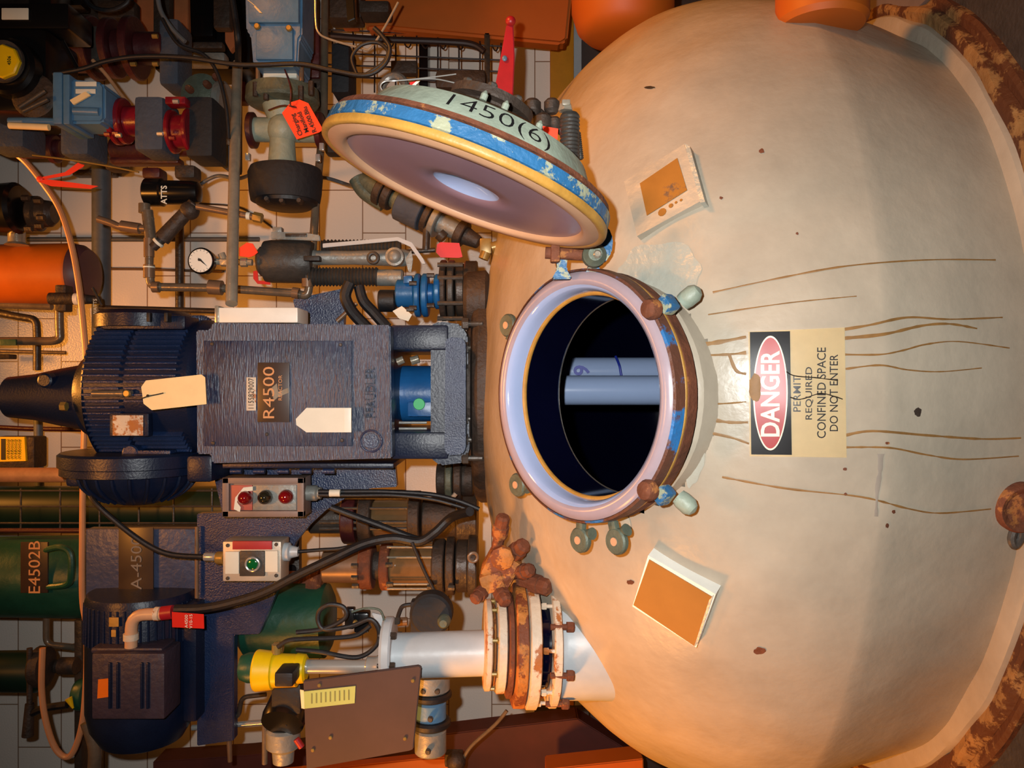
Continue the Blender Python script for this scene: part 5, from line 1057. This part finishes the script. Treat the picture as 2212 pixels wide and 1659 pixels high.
cable('instrument_cable', 'black cable crossing from the pale blue box to the loop behind the lid', [(115, 160), (180, 148), (230, 132), (300, 122), (400, 124), (500, 138), (560, 140), (650, 138), (720, 152), (790, 162), (830, 140), (842, 105), (826, 78), (808, 60)], 2.5, 5, M['black'])
cable('instrument_cable', 'black cable bending down past the narrow grey foam sleeve', [(350, 40), (385, 95), (440, 118), (470, 160), (488, 230), (494, 300)], 2.6, 4, M['black'])
cable('instrument_cable', 'black cable running beside the pale blue actuator into the steel pipe', [(500, -10), (508, 40), (514, 90), (514, 142, 2.84)], 2.7, 7, M['black'])
cable('instrument_cable', 'blue grey cable at the border above the dark foam sleeve', [(340, -10), (348, 25), (372, 62), (400, 90)], 2.7, 5, M['pipegrey'])
cable('instrument_cable', 'black cable loop hanging at the border over the maroon line', [(180, -10), (200, 15), (240, 22), (272, 8), (280, -10)], 2.7, 5, M['black'])
cable('instrument_cable', 'dark oval cable loop behind the lid lifting ring', [(770, 159), (760, 125), (780, 98), (815, 92), (838, 112), (825, 138), (790, 161)], 2.5, 4, M['black'])
cable('impulse_tube', 'thin bright tube bending beside the blue actuator', [(681, -10), (682, 45), (688, 70), (710, 84), (780, 104), (800, 104), (830, 60), (860, 5)], 2.6, 2.5, M['steel'], 'tube')
cable('thin_wire', 'thin dark wire along the maroon valve line', [(70, 335), (150, 345), (230, 358), (300, 372)], 2.7, 2, M['brass'], 'wire')
g = G(); g.tube([P(530, -4, 2.5), P(548, 10, 2.5), P(556, 18, 2.5)], .0014, 5); g.poly([(548, 14), (552, 12), (566, 28), (560, 27)], 2.5, .002); one('string_tag', g, M['cream'], 'thin string with cream tip over the pale blue actuator', 'string')
for i, (x, y, w, h, D, m_, nm, lb, ct) in enumerate((
  (70, 300, 130, 20, 3.9, 'maroond', 'dark_pipe', 'dark horizontal pipe behind the blue instrument arm', 'pipe'),
  (250, 20, 80, 40, 3.3, 'grime', 'dark_fitting', 'dark fitting behind the hanging cable loop', 'fitting'),
  (205, 100, 30, 90, 2.95, 'steeld', 'grey_plate', 'grey brown plate across the farther maroon valve', 'plate'),
  (430, 125, 110, 26, 3.3, 'castgrey', 'grey_flange', 'dim grey casting above the green flange pair', 'casting'),
  (310, 345, 150, 14, 2.8, 'maroond', 'dark_pipe', 'dark maroon rail under the foam sleeves', 'rail'),
  (200, 372, 90, 14, 3.9, 'conduitd', 'dark_pipe', 'dark pipe crossing above the fat grey pipe', 'pipe'))):
    g = G(); g.pb(x-w/2, y-h/2, x+w/2, y+h/2, D, .06, .01); one(nm, g, M[m_], lb, ct)
g = G(); g.poly([(745, -20), (765, -20), (768, 40), (750, 48)], 2.8, .04, .004); one('hanging_plate', g, M['blackg'], 'black hanging plate right of the impulse tube', 'plate')
cable('thin_wire', 'thin wire on the wall above the gauge', [(430, 440), (520, 450), (600, 500)], 3.965, 2, M['conduitd'], 'wire')

# more of the dim clutter at the picture's upper left corner
for x0, y0, x1, y1, D, m_, nm, lb, ct in (
  (95, -40, 175, 12, 3.2, 'blackg', 'dark_housing', 'black housing above the solenoid label at the border', 'housing'),
  (150, 60, 290, 96, 3.35, 'grime', 'dark_manifold', 'dim brown manifold block behind the farther maroon valve', 'manifold'),
  (652, 60, 690, 168, 2.95, 'maroond', 'yoke_arm', 'dark maroon yoke arm right of the pale blue actuator', 'bracket'),
  (654, 168, 700, 235, 2.95, 'grime', 'dark_flange', 'grimy flange block beside the sage green bonnet', 'flange'),
  (500, 150, 530, 220, 3.9, 'maroond', 'dark_block', 'dark block between the steel pipe and the sage flange', 'block'),
  (700, 235, 745, 330, 3.0, 'foamb', 'foam_block', 'black foam block just left of the lid edge', 'insulation'),
  (395, 30, 460, 78, 3.70, 'blackg', 'black_clamp', 'black clamp shape above the grey green flange pair', 'clamp'),
  (225, 330, 262, 365, 2.9, 'grime', 'small_fitting', 'small grimy fitting below the slate foam', 'fitting'),
  (305, 360, 345, 384, 2.75, 'maroond', 'small_fitting', 'small maroon fitting directly over the black strainer', 'fitting'),
  (375, 355, 420, 384, 2.75, 'grime', 'small_fitting', 'dark valve bonnet over the right end of the black strainer', 'fitting')):
    g = G(); g.pb(x0, y0, x1, y1, D, .07, .012); one(nm, g, M[m_], lb, ct)
g = G(); g.py(70, 205, 2.54, [(0, 40), (.006, 48), (.05, 50)], 26); one('round_housing', g, M['grime'], 'round brown housing below the yellow octagon', 'housing')
g = G(); g.pc((135, 90), (168, 150), 2.5, 5); one('dark_tube', g, M['blackg'], 'short black tube arm right of the yellow octagon', 'tube')
cable('tan_tube_line', 'thin tan tube slanting behind the maroon valve to the foam sleeve', [(200, 130), (228, 160), (262, 205), (280, 225)], 2.75, 4, M['tanhose'], 'tube')

g = G(); g.poly([(485, -20), (502, -20), (508, 100), (498, 112), (486, 90)], 3.6, .03, .003); one('tan_sheet', g, MATS['tan_panel'], 'narrow tan panel touching the black cable at the steel pipe', 'panel')
g = G(); g.pb(334, -60, 540, 150, 3.75, .2, .01); one('dark_backdrop', g, M['blackg'], 'black backdrop box added on the wall behind the tan panels', 'backdrop')  # added dark box, turns the gaps behind the panels black
g = G(); g.pb(-80, -60, 240, 110, 3.6, .3, .01); one('dark_backdrop', g, M['grime'], 'dim brown backdrop box added behind the solenoid and the dark maroon valve', 'backdrop')  # added dark box, darkens the bright wall behind this corner's clutter
